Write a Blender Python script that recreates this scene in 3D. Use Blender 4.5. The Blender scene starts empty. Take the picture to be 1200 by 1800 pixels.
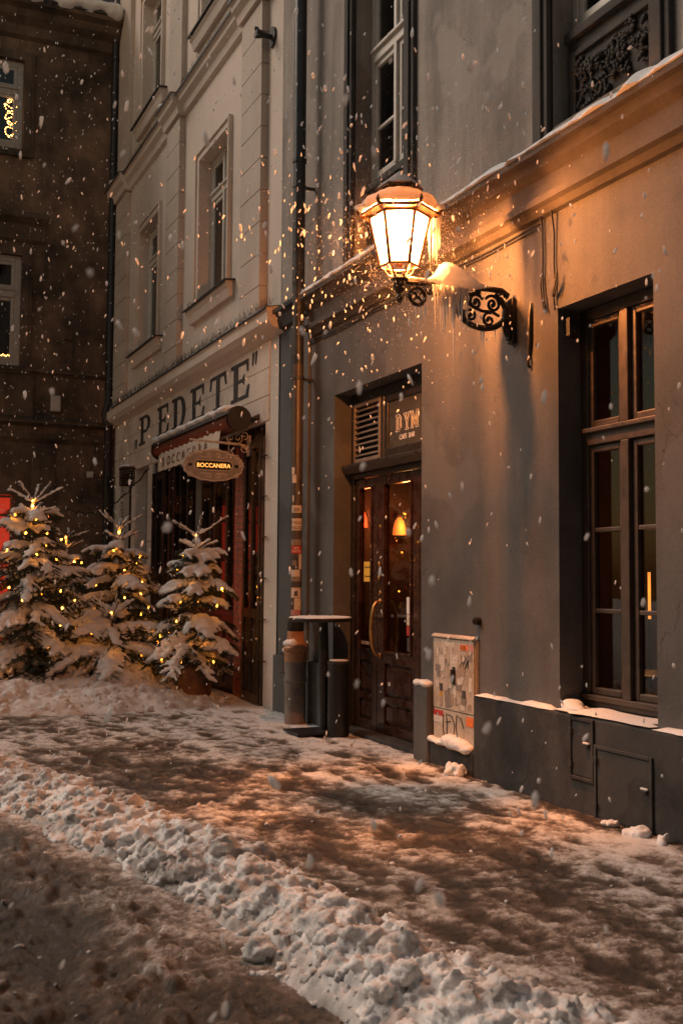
import bpy, bmesh, math, random
import numpy as np
from mathutils import Vector, Matrix, noise as mnoise

random.seed(7)
rng = np.random.default_rng(7)
S = bpy.context.scene
COL = S.collection

# ------------------------------------------------------------------ camera
cam_d = bpy.data.cameras.new('camera')
cam = bpy.data.objects.new('camera', cam_d)
COL.objects.link(cam)
r_ = Vector((0.91290018, -0.40812644, 0.00678751))
u_ = Vector((-0.03086285, -0.05243416, 0.99814736))
f_ = Vector((0.40701443, 0.91141838, 0.06046310))
cam.matrix_world = Matrix(((r_.x, u_.x, -f_.x, 0), (r_.y, u_.y, -f_.y, 0), (r_.z, u_.z, -f_.z, 1.4), (0, 0, 0, 1)))
cam_d.sensor_fit = 'VERTICAL'
cam_d.sensor_height = 36.0
cam_d.sensor_width = 24.0
cam_d.lens = 38.0
cam_d.clip_start = 0.05
cam_d.clip_end = 500
cam_d.dof.use_dof = True
cam_d.dof.focus_distance = 8.6
cam_d.dof.aperture_fstop = 5.0
S.camera = cam

# ------------------------------------------------------------------ sky, dusk light, exposure
W = bpy.data.worlds.new('World')
S.world = W
W.use_nodes = True
wn = W.node_tree.nodes
wl = W.node_tree.links
bg = wn['Background']
sky = wn.new('ShaderNodeTexSky')
sky.sky_type = 'NISHITA'
sky.sun_disc = False
sky.sun_elevation = math.radians(3)
sky.sun_rotation = math.radians(225)
sky.air_density = 1.2
sky.dust_density = 1.0
hs = wn.new('ShaderNodeHueSaturation')      # veiled snowfall sky: little colour left
hs.inputs['Saturation'].default_value = 0.85
wl.new(sky.outputs['Color'], hs.inputs['Color'])
wl.new(hs.outputs['Color'], bg.inputs['Color'])
bg.inputs['Strength'].default_value = 0.125
sun_d = bpy.data.lights.new('sun', 'SUN')
sun_d.energy = 1.35
sun_d.angle = math.radians(32)
sun_d.color = (1.0, 0.81, 0.67)
sun = bpy.data.objects.new('sun', sun_d)
COL.objects.link(sun)
sun.rotation_euler = Vector((0.56, -0.55, -0.62)).to_track_quat('-Z', 'Y').to_euler()
S.view_settings.view_transform = 'Standard'
S.view_settings.look = 'None'
S.view_settings.exposure = 0.75
S.view_settings.gamma = 1.0
S.view_settings.use_curve_mapping = False
S.cycles.use_denoising = True
S.cycles.max_bounces = 7
S.cycles.transparent_max_bounces = 16
S.cycles.sample_clamp_indirect = 4.0


# ------------------------------------------------------------------ materials
def nodes(m):
    m.use_nodes = True
    nt = m.node_tree
    return nt, nt.nodes, nt.links, nt.nodes['Principled BSDF']


def ramp(nd, stops):
    r = nd.new('ShaderNodeValToRGB')
    e = r.color_ramp.elements
    while len(e) < len(stops):
        e.new(0.5)
    for q, (p, c) in zip(e, stops):
        q.position = p
        q.color = (*c, 1) if len(c) == 3 else c
    return r


def noise(nd, lk, vec, scale, detail=6, rough=0.6):
    n = nd.new('ShaderNodeTexNoise')
    n.inputs['Scale'].default_value = scale
    n.inputs['Detail'].default_value = detail
    n.inputs['Roughness'].default_value = rough
    lk.new(vec, n.inputs['Vector'])
    return n


def mixc(nd, lk, fac, a, b, blend='MIX'):
    m = nd.new('ShaderNodeMix')
    m.data_type = 'RGBA'
    m.blend_type = blend
    for s, v in ((m.inputs[0], fac), (m.inputs[6], a), (m.inputs[7], b)):
        if hasattr(v, 'links'):
            lk.new(v, s)
        else:
            s.default_value = v if isinstance(v, (int, float)) else (*v, 1)
    return m.outputs[2]


def stucco(name, base, dark, light, rough=0.85, blotch=0.9, streak=0.5, grain=60, bump=0.25, speck=None, sx=(3.2, 0.28), cracks=None):
    """weathered render: blotches, vertical rain streaks, fine grain"""
    m = bpy.data.materials.new(name)
    nt, nd, lk, b = nodes(m)
    g = nd.new('ShaderNodeNewGeometry')
    pos = g.outputs['Position']
    n1 = noise(nd, lk, pos, blotch, 8, 0.65)
    r1 = ramp(nd, [(0.30, dark), (0.52, base), (0.75, light)])
    lk.new(n1.outputs['Fac'], r1.inputs['Fac'])
    mp = nd.new('ShaderNodeMapping')
    mp.inputs['Scale'].default_value = (sx[0], sx[0], sx[1])
    lk.new(pos, mp.inputs['Vector'])
    n2 = noise(nd, lk, mp.outputs['Vector'], 1.4, 7, 0.7)
    r2 = ramp(nd, [(0.42, (0, 0, 0)), (0.72, (1, 1, 1))])
    lk.new(n2.outputs['Fac'], r2.inputs['Fac'])
    ms = nd.new('ShaderNodeMath')
    ms.operation = 'MULTIPLY'
    ms.inputs[1].default_value = streak
    lk.new(r2.outputs['Color'], ms.inputs[0])
    c = mixc(nd, lk, ms.outputs[0], r1.outputs['Color'], dark)
    n3 = noise(nd, lk, pos, grain, 3, 0.7)
    r3 = ramp(nd, [(0.3, (0.82, 0.82, 0.82)), (0.7, (1.12, 1.12, 1.12))])
    lk.new(n3.outputs['Fac'], r3.inputs['Fac'])
    c = mixc(nd, lk, 1.0, c, r3.outputs['Color'], 'MULTIPLY')
    if speck:
        n4 = noise(nd, lk, pos, 2.3, 10, 0.75)
        r4 = ramp(nd, [(0.62, (0, 0, 0)), (0.70, (1, 1, 1))])
        lk.new(n4.outputs['Fac'], r4.inputs['Fac'])
        c = mixc(nd, lk, r4.outputs['Color'], c, speck)
    if cracks:
        dn = noise(nd, lk, pos, 2.5, 5, 0.6)
        va = nd.new('ShaderNodeVectorMath')
        va.operation = 'MULTIPLY_ADD'
        lk.new(dn.outputs['Color'], va.inputs[0])
        va.inputs[1].default_value = (0.5, 0.5, 0.5)
        lk.new(pos, va.inputs[2])
        vo = nd.new('ShaderNodeTexVoronoi')
        vo.feature = 'DISTANCE_TO_EDGE'
        vo.inputs['Scale'].default_value = 0.85
        lk.new(va.outputs[0], vo.inputs['Vector'])
        rc_ = ramp(nd, [(0.0, (1, 1, 1)), (0.007, (0, 0, 0))])
        lk.new(vo.outputs['Distance'], rc_.inputs['Fac'])
        nm = noise(nd, lk, pos, 0.8, 2, 0.5)
        rm_ = ramp(nd, [(0.52, (0, 0, 0)), (0.60, (0.8, 0.8, 0.8))])
        lk.new(nm.outputs['Fac'], rm_.inputs['Fac'])
        fm = nd.new('ShaderNodeMath')
        fm.operation = 'MULTIPLY'
        lk.new(rc_.outputs['Color'], fm.inputs[0])
        lk.new(rm_.outputs['Color'], fm.inputs[1])
        c = mixc(nd, lk, fm.outputs[0], c, cracks)
        # patched repairs, a slightly different grey
        np_ = noise(nd, lk, pos, 1.1, 3, 0.45)
        rp = ramp(nd, [(0.585, (0, 0, 0)), (0.60, (0.55, 0.55, 0.55))])
        lk.new(np_.outputs['Fac'], rp.inputs['Fac'])
        c = mixc(nd, lk, rp.outputs['Color'], c, tuple(0.5 * (x + y) for x, y in zip(base, light)))
        # small chips
        nc = noise(nd, lk, pos, 16.0, 2, 0.5)
        rk = ramp(nd, [(0.74, (0, 0, 0)), (0.76, (1, 1, 1))])
        lk.new(nc.outputs['Fac'], rk.inputs['Fac'])
        c = mixc(nd, lk, rk.outputs['Color'], c, cracks)
    lk.new(c, b.inputs['Base Color'])
    b.inputs['Roughness'].default_value = rough
    b.inputs['Specular IOR Level'].default_value = 0.3
    bp = nd.new('ShaderNodeBump')
    bp.inputs['Strength'].default_value = bump
    bp.inputs['Distance'].default_value = 0.01
    n5 = noise(nd, lk, pos, 24, 8, 0.7)
    lk.new(n5.outputs['Fac'], bp.inputs['Height'])
    lk.new(bp.outputs['Normal'], b.inputs['Normal'])
    return m


def plain(name, col, rough=0.5, metal=0.0, var=0.25, scale=18, bump=0.08, spec=0.5, coat=0.0):
    m = bpy.data.materials.new(name)
    nt, nd, lk, b = nodes(m)
    tc = nd.new('ShaderNodeNewGeometry')
    n = noise(nd, lk, tc.outputs['Position'], scale, 6, 0.65)
    lo = tuple(c * (1 - var) for c in col)
    hi = tuple(min(1, c * (1 + var)) for c in col)
    r = ramp(nd, [(0.3, lo), (0.7, hi)])
    lk.new(n.outputs['Fac'], r.inputs['Fac'])
    lk.new(r.outputs['Color'], b.inputs['Base Color'])
    rr = ramp(nd, [(0.3, (max(0.02, rough - 0.12),) * 3), (0.7, (min(1, rough + 0.12),) * 3)])
    lk.new(n.outputs['Fac'], rr.inputs['Fac'])
    lk.new(rr.outputs['Color'], b.inputs['Roughness'])
    b.inputs['Metallic'].default_value = metal
    b.inputs['Specular IOR Level'].default_value = spec
    b.inputs['Coat Weight'].default_value = coat
    if bump:
        bp = nd.new('ShaderNodeBump')
        bp.inputs['Strength'].default_value = bump
        bp.inputs['Distance'].default_value = 0.01
        lk.new(n.outputs['Fac'], bp.inputs['Height'])
        lk.new(bp.outputs['Normal'], b.inputs['Normal'])
    return m


def glow(name, col, strength):
    m = bpy.data.materials.new(name)
    nt, nd, lk, b = nodes(m)
    b.inputs['Base Color'].default_value = (*col, 1)
    b.inputs['Emission Color'].default_value = (*col, 1)
    b.inputs['Emission Strength'].default_value = strength
    return m


def glass(name, tint=(0.8, 0.8, 0.78), rough=0.02, refl=1.0):
    m = bpy.data.materials.new(name)
    nt, nd, lk, b = nodes(m)
    nd.remove(b)
    out = nd['Material Output']
    t = nd.new('ShaderNodeBsdfTransparent')
    t.inputs['Color'].default_value = (*tint, 1)
    g = nd.new('ShaderNodeBsdfGlossy')
    g.inputs['Roughness'].default_value = rough
    geo = nd.new('ShaderNodeNewGeometry')
    n = noise(nd, lk, geo.outputs['Position'], 2.2, 2, 0.4)
    bp = nd.new('ShaderNodeBump')
    bp.inputs['Strength'].default_value = 0.05
    bp.inputs['Distance'].default_value = 0.02
    lk.new(n.outputs['Fac'], bp.inputs['Height'])
    lk.new(bp.outputs['Normal'], g.inputs['Normal'])
    dt = nd.new('ShaderNodeVectorMath')
    dt.operation = 'DOT_PRODUCT'
    lk.new(geo.outputs['Normal'], dt.inputs[0])
    lk.new(geo.outputs['Incoming'], dt.inputs[1])
    prev = dt.outputs['Value']
    for op, v in (('ABSOLUTE', None), ('SUBTRACT', 1.0), ('POWER', 5.0), ('MULTIPLY_ADD', 0.9)):
        q = nd.new('ShaderNodeMath')
        q.operation = op
        if op == 'SUBTRACT':
            q.inputs[0].default_value = v
            lk.new(prev, q.inputs[1])
        else:
            lk.new(prev, q.inputs[0])
            if v is not None:
                q.inputs[1].default_value = v
            if op == 'MULTIPLY_ADD':
                q.inputs[2].default_value = 0.045
        prev = q.outputs[0]
    mu = nd.new('ShaderNodeMath')
    mu.operation = 'MULTIPLY'
    mu.inputs[1].default_value = refl
    mu.use_clamp = True
    lk.new(prev, mu.inputs[0])
    mx = nd.new('ShaderNodeMixShader')
    lk.new(mu.outputs[0], mx.inputs['Fac'])
    lk.new(t.outputs[0], mx.inputs[1])
    lk.new(g.outputs[0], mx.inputs[2])
    lk.new(mx.outputs[0], out.inputs['Surface'])
    return m


def frosted(name, col, trans):
    """lantern glass: part clear, part scattering"""
    m = bpy.data.materials.new(name)
    nt, nd, lk, b = nodes(m)
    nd.remove(b)
    out = nd['Material Output']
    t = nd.new('ShaderNodeBsdfTransparent')
    d = nd.new('ShaderNodeBsdfTranslucent')
    d.inputs['Color'].default_value = (*col, 1)
    mx = nd.new('ShaderNodeMixShader')
    mx.inputs['Fac'].default_value = 1 - trans
    lk.new(t.outputs[0], mx.inputs[1])
    lk.new(d.outputs[0], mx.inputs[2])
    lk.new(mx.outputs[0], out.inputs['Surface'])
    return m


def ice_mat():
    m = bpy.data.materials.new('ice')
    nt, nd, lk, b = nodes(m)
    nd.remove(b)
    out = nd['Material Output']
    t = nd.new('ShaderNodeBsdfTransparent')
    t.inputs['Color'].default_value = (0.95, 0.95, 0.95, 1)
    d = nd.new('ShaderNodeBsdfTranslucent')
    d.inputs['Color'].default_value = (0.85, 0.85, 0.85, 1)
    df = nd.new('ShaderNodeBsdfDiffuse')
    df.inputs['Color'].default_value = (0.8, 0.8, 0.8, 1)
    g = nd.new('ShaderNodeBsdfGlossy')
    g.inputs['Roughness'].default_value = 0.12
    m0 = nd.new('ShaderNodeMixShader')
    m0.inputs['Fac'].default_value = 0.5
    lk.new(d.outputs[0], m0.inputs[1])
    lk.new(df.outputs[0], m0.inputs[2])
    m1 = nd.new('ShaderNodeMixShader')
    m1.inputs['Fac'].default_value = 0.85
    lk.new(t.outputs[0], m1.inputs[1])
    lk.new(m0.outputs[0], m1.inputs[2])
    m2 = nd.new('ShaderNodeMixShader')
    m2.inputs['Fac'].default_value = 0.2
    lk.new(m1.outputs[0], m2.inputs[1])
    lk.new(g.outputs[0], m2.inputs[2])
    lk.new(m2.outputs[0], out.inputs['Surface'])
    return m


def snow_mat(name, col=(0.80, 0.79, 0.78), dirt=(0.20, 0.15, 0.11), dirty=0.0, grain=90, trl=0.0):
    m = bpy.data.materials.new(name)
    nt, nd, lk, b = nodes(m)
    g = nd.new('ShaderNodeNewGeometry')
    pos = g.outputs['Position']
    c = None
    n = noise(nd, lk, pos, 5.0, 9, 0.7)
    lo = 0.62 - dirty * 0.4
    r = ramp(nd, [(lo, (0, 0, 0)), (lo + 0.2, (1, 1, 1))])
    lk.new(n.outputs['Fac'], r.inputs['Fac'])
    ms = nd.new('ShaderNodeMath')
    ms.operation = 'MULTIPLY'
    ms.inputs[1].default_value = min(1, dirty * 1.3)
    lk.new(r.outputs['Color'], ms.inputs[0])
    c = mixc(nd, lk, ms.outputs[0], col, dirt)
    if dirty:
        a = nd.new('ShaderNodeAttribute')
        a.attribute_name = 'dirt'
        c = mixc(nd, lk, a.outputs['Fac'], c, dirt)
    n2 = noise(nd, lk, pos, grain, 4, 0.7)
    r2 = ramp(nd, [(0.3, (0.86, 0.86, 0.87)), (0.7, (1.05, 1.05, 1.05))])
    lk.new(n2.outputs['Fac'], r2.inputs['Fac'])
    c = mixc(nd, lk, 1.0, c, r2.outputs['Color'], 'MULTIPLY')
    lk.new(c, b.inputs['Base Color'])
    b.inputs['Roughness'].default_value = 0.55
    b.inputs['Specular IOR Level'].default_value = 0.35
    b.inputs['Sheen Weight'].default_value = 0.15
    bp = nd.new('ShaderNodeBump')
    bp.inputs['Strength'].default_value = 0.5
    bp.inputs['Distance'].default_value = 0.008
    lk.new(n2.outputs['Fac'], bp.inputs['Height'])
    lk.new(bp.outputs['Normal'], b.inputs['Normal'])
    if trl:
        d = nd.new('ShaderNodeBsdfTranslucent')
        d.inputs['Color'].default_value = (0.9, 0.88, 0.85, 1)
        mx = nd.new('ShaderNodeMixShader')
        mx.inputs['Fac'].default_value = trl
        lk.new(b.outputs[0], mx.inputs[1])
        lk.new(d.outputs[0], mx.inputs[2])
        lk.new(mx.outputs[0], nd['Material Output'].inputs['Surface'])
    return m


def ground_mat():
    """slush, trampled grey snow and cleaner snow, driven by the 'snow' attribute"""
    m = bpy.data.materials.new('street_slush')
    nt, nd, lk, b = nodes(m)
    g = nd.new('ShaderNodeNewGeometry')
    pos = g.outputs['Position']
    a = nd.new('ShaderNodeAttribute')
    a.attribute_name = 'snow'
    n1 = noise(nd, lk, pos, 19.0, 12, 0.82)
    n2 = noise(nd, lk, pos, 85.0, 5, 0.8)
    ad = nd.new('ShaderNodeMath')
    ad.operation = 'MULTIPLY_ADD'
    ad.inputs[1].default_value = 0.95
    lk.new(n1.outputs['Fac'], ad.inputs[0])
    lk.new(a.outputs['Fac'], ad.inputs[2])
    ad2 = nd.new('ShaderNodeMath')
    ad2.operation = 'MULTIPLY_ADD'
    ad2.inputs[1].default_value = 0.62
    lk.new(n2.outputs['Fac'], ad2.inputs[0])
    lk.new(ad.outputs[0], ad2.inputs[2])
    r = ramp(nd, [(0.46, (0.032, 0.023, 0.016)), (0.555, (0.098, 0.071, 0.052)), (0.61, (0.215, 0.180, 0.155)),
                  (0.67, (0.42, 0.385, 0.355)), (0.77, (0.72, 0.70, 0.685))])
    sb = nd.new('ShaderNodeMath')
    sb.operation = 'MULTIPLY'
    sb.inputs[1].default_value = 0.50
    lk.new(ad2.outputs[0], sb.inputs[0])
    lk.new(sb.outputs[0], r.inputs['Fac'])
    lk.new(r.outputs['Color'], b.inputs['Base Color'])
    rr = ramp(nd, [(0.45, (0.28,) * 3), (0.6, (0.62,) * 3), (0.85, (0.7,) * 3)])
    lk.new(sb.outputs[0], rr.inputs['Fac'])
    lk.new(rr.outputs['Color'], b.inputs['Roughness'])
    b.inputs['Specular IOR Level'].default_value = 0.4
    bp = nd.new('ShaderNodeBump')
    bp.inputs['Strength'].default_value = 1.0
    bp.inputs['Distance'].default_value = 0.010
    n3 = noise(nd, lk, pos, 75.0, 8, 0.8)
    lk.new(n3.outputs['Fac'], bp.inputs['Height'])
    lk.new(bp.outputs['Normal'], b.inputs['Normal'])
    return m


M = {}
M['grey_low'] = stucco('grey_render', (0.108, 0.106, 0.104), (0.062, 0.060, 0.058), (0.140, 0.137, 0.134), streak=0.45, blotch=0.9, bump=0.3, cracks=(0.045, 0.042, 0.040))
M['plinth'] = stucco('dark_plinth_render', (0.046, 0.045, 0.044), (0.020, 0.020, 0.020), (0.085, 0.081, 0.077), streak=0.5, blotch=3.0, speck=(0.125, 0.11, 0.098), bump=0.45, cracks=(0.018, 0.017, 0.016))
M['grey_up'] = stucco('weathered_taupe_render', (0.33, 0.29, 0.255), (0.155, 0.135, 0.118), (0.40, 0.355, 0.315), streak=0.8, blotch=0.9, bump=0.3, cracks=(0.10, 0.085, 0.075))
M['cornice'] = stucco('cornice_render', (0.082, 0.075, 0.069), (0.040, 0.036, 0.033), (0.11, 0.10, 0.092), streak=0.4, blotch=1.6)
M['grey_trim'] = stucco('dark_casing_render', (0.085, 0.077, 0.070), (0.035, 0.032, 0.030), (0.12, 0.11, 0.10), streak=0.7, blotch=1.5)
M['beige'] = stucco('beige_render', (0.70, 0.60, 0.515), (0.57, 0.485, 0.41), (0.74, 0.64, 0.555), streak=0.15, blotch=0.7, bump=0.12)
M['beige_pil'] = stucco('beige_block_render', (0.57, 0.485, 0.415), (0.47, 0.40, 0.34), (0.61, 0.525, 0.455), streak=0.15, blotch=1.0, bump=0.12)
M['beige_sign'] = stucco('old_sign_plaster', (0.70, 0.60, 0.515), (0.48, 0.40, 0.335), (0.75, 0.655, 0.575), streak=0.45, blotch=1.8, speck=(0.58, 0.51, 0.45), bump=0.25)
M['beige_grey'] = stucco('grey_niche_render', (0.25, 0.235, 0.22), (0.2, 0.19, 0.175), (0.28, 0.26, 0.245), streak=0.2, blotch=1.0)
M['dark'] = stucco('sooty_brown_render', (0.19, 0.125, 0.084), (0.020, 0.018, 0.016), (0.44, 0.275, 0.17), streak=0.85, blotch=0.95, speck=(0.022, 0.019, 0.017), bump=0.4, sx=(0.9, 0.30))
M['dark_trim'] = stucco('sooty_brown_trim', (0.115, 0.083, 0.060), (0.022, 0.019, 0.017), (0.22, 0.145, 0.095), streak=0.6, blotch=1.2)
M['lead'] = plain('lead_flashing', (0.05, 0.05, 0.052), 0.5, 0.3)
M['roof'] = plain('roof_felt', (0.05, 0.05, 0.055), 0.8)
M['white_frame'] = plain('cream_window_paint', (0.60, 0.56, 0.50), 0.5, var=0.12)
M['grey_frame'] = plain('grey_cream_window_paint', (0.34, 0.315, 0.28), 0.5, var=0.15)
M['brown_frame'] = plain('brown_window_paint', (0.058, 0.041, 0.030), 0.42, var=0.25)
M['glass'] = glass('window_glass', (0.62, 0.62, 0.6))
M['glass_clear'] = glass('door_glass', (0.88, 0.86, 0.82))
M['wood'] = plain('dark_red_brown_wood', (0.034, 0.0125, 0.008), 0.28, var=0.5, scale=9, coat=0.3)
M['wood_dark'] = plain('dark_wood', (0.028, 0.020, 0.015), 0.35, var=0.4, coat=0.3)
M['louvre'] = plain('bronze_louvre_paint', (0.20, 0.155, 0.115), 0.45)
M['board'] = plain('olive_black_board', (0.075, 0.062, 0.045), 0.35, var=0.15)
M['white_print'] = plain('white_print', (0.75, 0.73, 0.70), 0.6, var=0.08)
M['cream_paper'] = plain('weathered_paper', (0.52, 0.45, 0.37), 0.8, var=0.3)
M['yellow'] = plain('yellow_notice', (0.85, 0.48, 0.05), 0.6, var=0.05)
M['black_print'] = plain('black_print', (0.03, 0.028, 0.026), 0.6, var=0.3, scale=6)
M['old_paint'] = stucco('faded_black_lettering', (0.050, 0.046, 0.045), (0.035, 0.033, 0.033), (0.085, 0.077, 0.072), streak=0.2, blotch=5, speck=(0.13, 0.11, 0.095))
M['brass'] = plain('old_brass', (0.48, 0.27, 0.10), 0.32, 0.9, var=0.25)
M['iron'] = plain('black_cast_iron', (0.022, 0.018, 0.015), 0.42, 0.4, var=0.4, scale=40)
M['lamp_metal'] = plain('brown_lamp_metal', (0.14, 0.06, 0.025), 0.42, 0.5, var=0.3, scale=30)
M['steel_dark'] = plain('dark_zinc', (0.055, 0.056, 0.055), 0.42, 0.5, var=0.3, scale=6)
M['copper'] = plain('brown_copper', (0.085, 0.066, 0.054), 0.42, 0.2, var=0.3, scale=5)
M['clay'] = plain('salt_glazed_clay', (0.40, 0.19, 0.09), 0.5, var=0.3, scale=8)
M['clay_grey'] = plain('dirty_grey_clay', (0.19, 0.15, 0.125), 0.6, var=0.3, scale=8)
M['cabinet'] = stucco('scuffed_cream_cabinet', (0.50, 0.41, 0.325), (0.36, 0.28, 0.215), (0.58, 0.49, 0.40), blotch=5, streak=0.4, grain=40, rough=0.6, bump=0.1)
for k, c in dict(red=(0.42, 0.03, 0.025), orange=(0.75, 0.17, 0.03), tan=(0.36, 0.26, 0.18), grey=(0.22, 0.18, 0.15), pale=(0.60, 0.52, 0.44),
                 amber=(0.50, 0.28, 0.06), dk=(0.06, 0.05, 0.045), pink=(0.5, 0.24, 0.24)).items():
    M['st_' + k] = plain(k + '_sticker', c, 0.55, var=0.3, scale=60)
M['black_metal'] = plain('black_powder_coat', (0.016, 0.016, 0.017), 0.42, 0.2, var=0.3)
M['snow'] = snow_mat('fresh_snow')
M['snow_lamp'] = snow_mat('thin_lamp_snow', trl=0.5)
M['snow_bank'] = snow_mat('ploughed_snow', (0.86, 0.84, 0.82), (0.16, 0.125, 0.10), dirty=0.40, grain=120)
M['snow_mound'] = snow_mat('shovelled_snow', (0.78, 0.76, 0.74), (0.30, 0.24, 0.19), dirty=0.3, grain=90)
M['ground'] = ground_mat()
M['ice'] = ice_mat()
M['needle'] = plain('spruce_needles', (0.020, 0.032, 0.017), 0.6, var=0.5, scale=12, bump=0)
M['bark'] = plain('spruce_bark', (0.075, 0.050, 0.034), 0.9, var=0.4, scale=40, bump=0.4)
M['pot'] = plain('rusty_planter', (0.20, 0.085, 0.035), 0.6, 0.2, var=0.5, scale=9, bump=0.2)
M['pot_dark'] = plain('dark_planter', (0.060, 0.040, 0.028), 0.7, var=0.4, scale=9, bump=0.2)
M['wire'] = plain('black_cable', (0.015, 0.014, 0.013), 0.6)
M['canvas'] = plain('cream_canvas', (0.60, 0.50, 0.40), 0.85, var=0.12)
M['awning_roll'] = plain('oxblood_awning_cassette', (0.17, 0.055, 0.030), 0.4, 0.2, var=0.35)
M['sign_board'] = plain('grey_sign_board', (0.33, 0.295, 0.26), 0.55, var=0.18, scale=14)
M['sign_relief'] = plain('pale_sign_relief', (0.62, 0.54, 0.46), 0.5, var=0.15)
M['brick'] = plain('red_brick', (0.34, 0.105, 0.062), 0.85, var=0.35, scale=22, bump=0.3)
M['room'] = plain('dark_red_cafe_wall', (0.075, 0.034, 0.020), 0.7, var=0.4, scale=3)
M['room_floor'] = plain('dark_board_floor', (0.05, 0.03, 0.02), 0.5)
M['flake'] = None
M['white_box'] = plain('white_junction_box', (0.45, 0.43, 0.40), 0.6, var=0.15)
M['bulb'] = glow('warm_led', (1.0, 0.31, 0.028), 30.0)
M['window_bulb'] = glow('window_led', (1.0, 0.45, 0.11), 7.0)
M['shop_wall'] = plain('dark_shop_wall', (0.085, 0.035, 0.022), 0.7, var=0.4, scale=3)
M['lamp_bulb'] = glow('lamp_mantle', (1.0, 0.31, 0.07), 15000.0)
M['red_glow'] = glow('red_lamp_shade', (1.0, 0.12, 0.03), 0.8)
M['amber_glow'] = glow('amber_lamp_shade', (1.0, 0.34, 0.07), 0.36)
M['neon'] = glow('amber_tube', (1.0, 0.34, 0.06), 0.8)
M['red_window'] = glow('red_lit_blind', (1.0, 0.07, 0.03), 0.22)
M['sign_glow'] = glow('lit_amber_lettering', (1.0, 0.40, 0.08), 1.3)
M['lantern_glass'] = frosted('lantern_glass', (1.0, 0.92, 0.8), 0.55)
M['roof_glass'] = frosted('amber_roof_glass', (0.85, 0.75, 0.6), 0.04)
m = bpy.data.materials.new('snowflake')
nt, nd, lk, b = nodes(m)
d_ = nd.new('ShaderNodeBsdfTranslucent')
d_.inputs['Color'].default_value = (0.95, 0.95, 0.95, 1)
b.inputs['Base Color'].default_value = (0.92, 0.92, 0.92, 1)
b.inputs['Roughness'].default_value = 0.6
mx_ = nd.new('ShaderNodeMixShader')
mx_.inputs['Fac'].default_value = 0.5
lk.new(b.outputs[0], mx_.inputs[1])
lk.new(d_.outputs[0], mx_.inputs[2])
lk.new(mx_.outputs[0], nd['Material Output'].inputs['Surface'])
M['flake'] = m


# ------------------------------------------------------------------ object helpers
def thing(name, loc, label, cat, group=None):
    o = bpy.data.objects.new(name, None)
    o.empty_display_size = 0.2
    COL.objects.link(o)
    o.location = loc
    o['label'] = label
    o['category'] = cat
    if group:
        o['group'] = group
    return o


def tag(o, label=None, cat=None, group=None, kind=None):
    if label:
        o['label'] = label
    if cat:
        o['category'] = cat
    if group:
        o['group'] = group
    if kind:
        o['kind'] = kind
    return o


def root_of(o):
    while o.parent:
        o = o.parent
    return o


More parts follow.
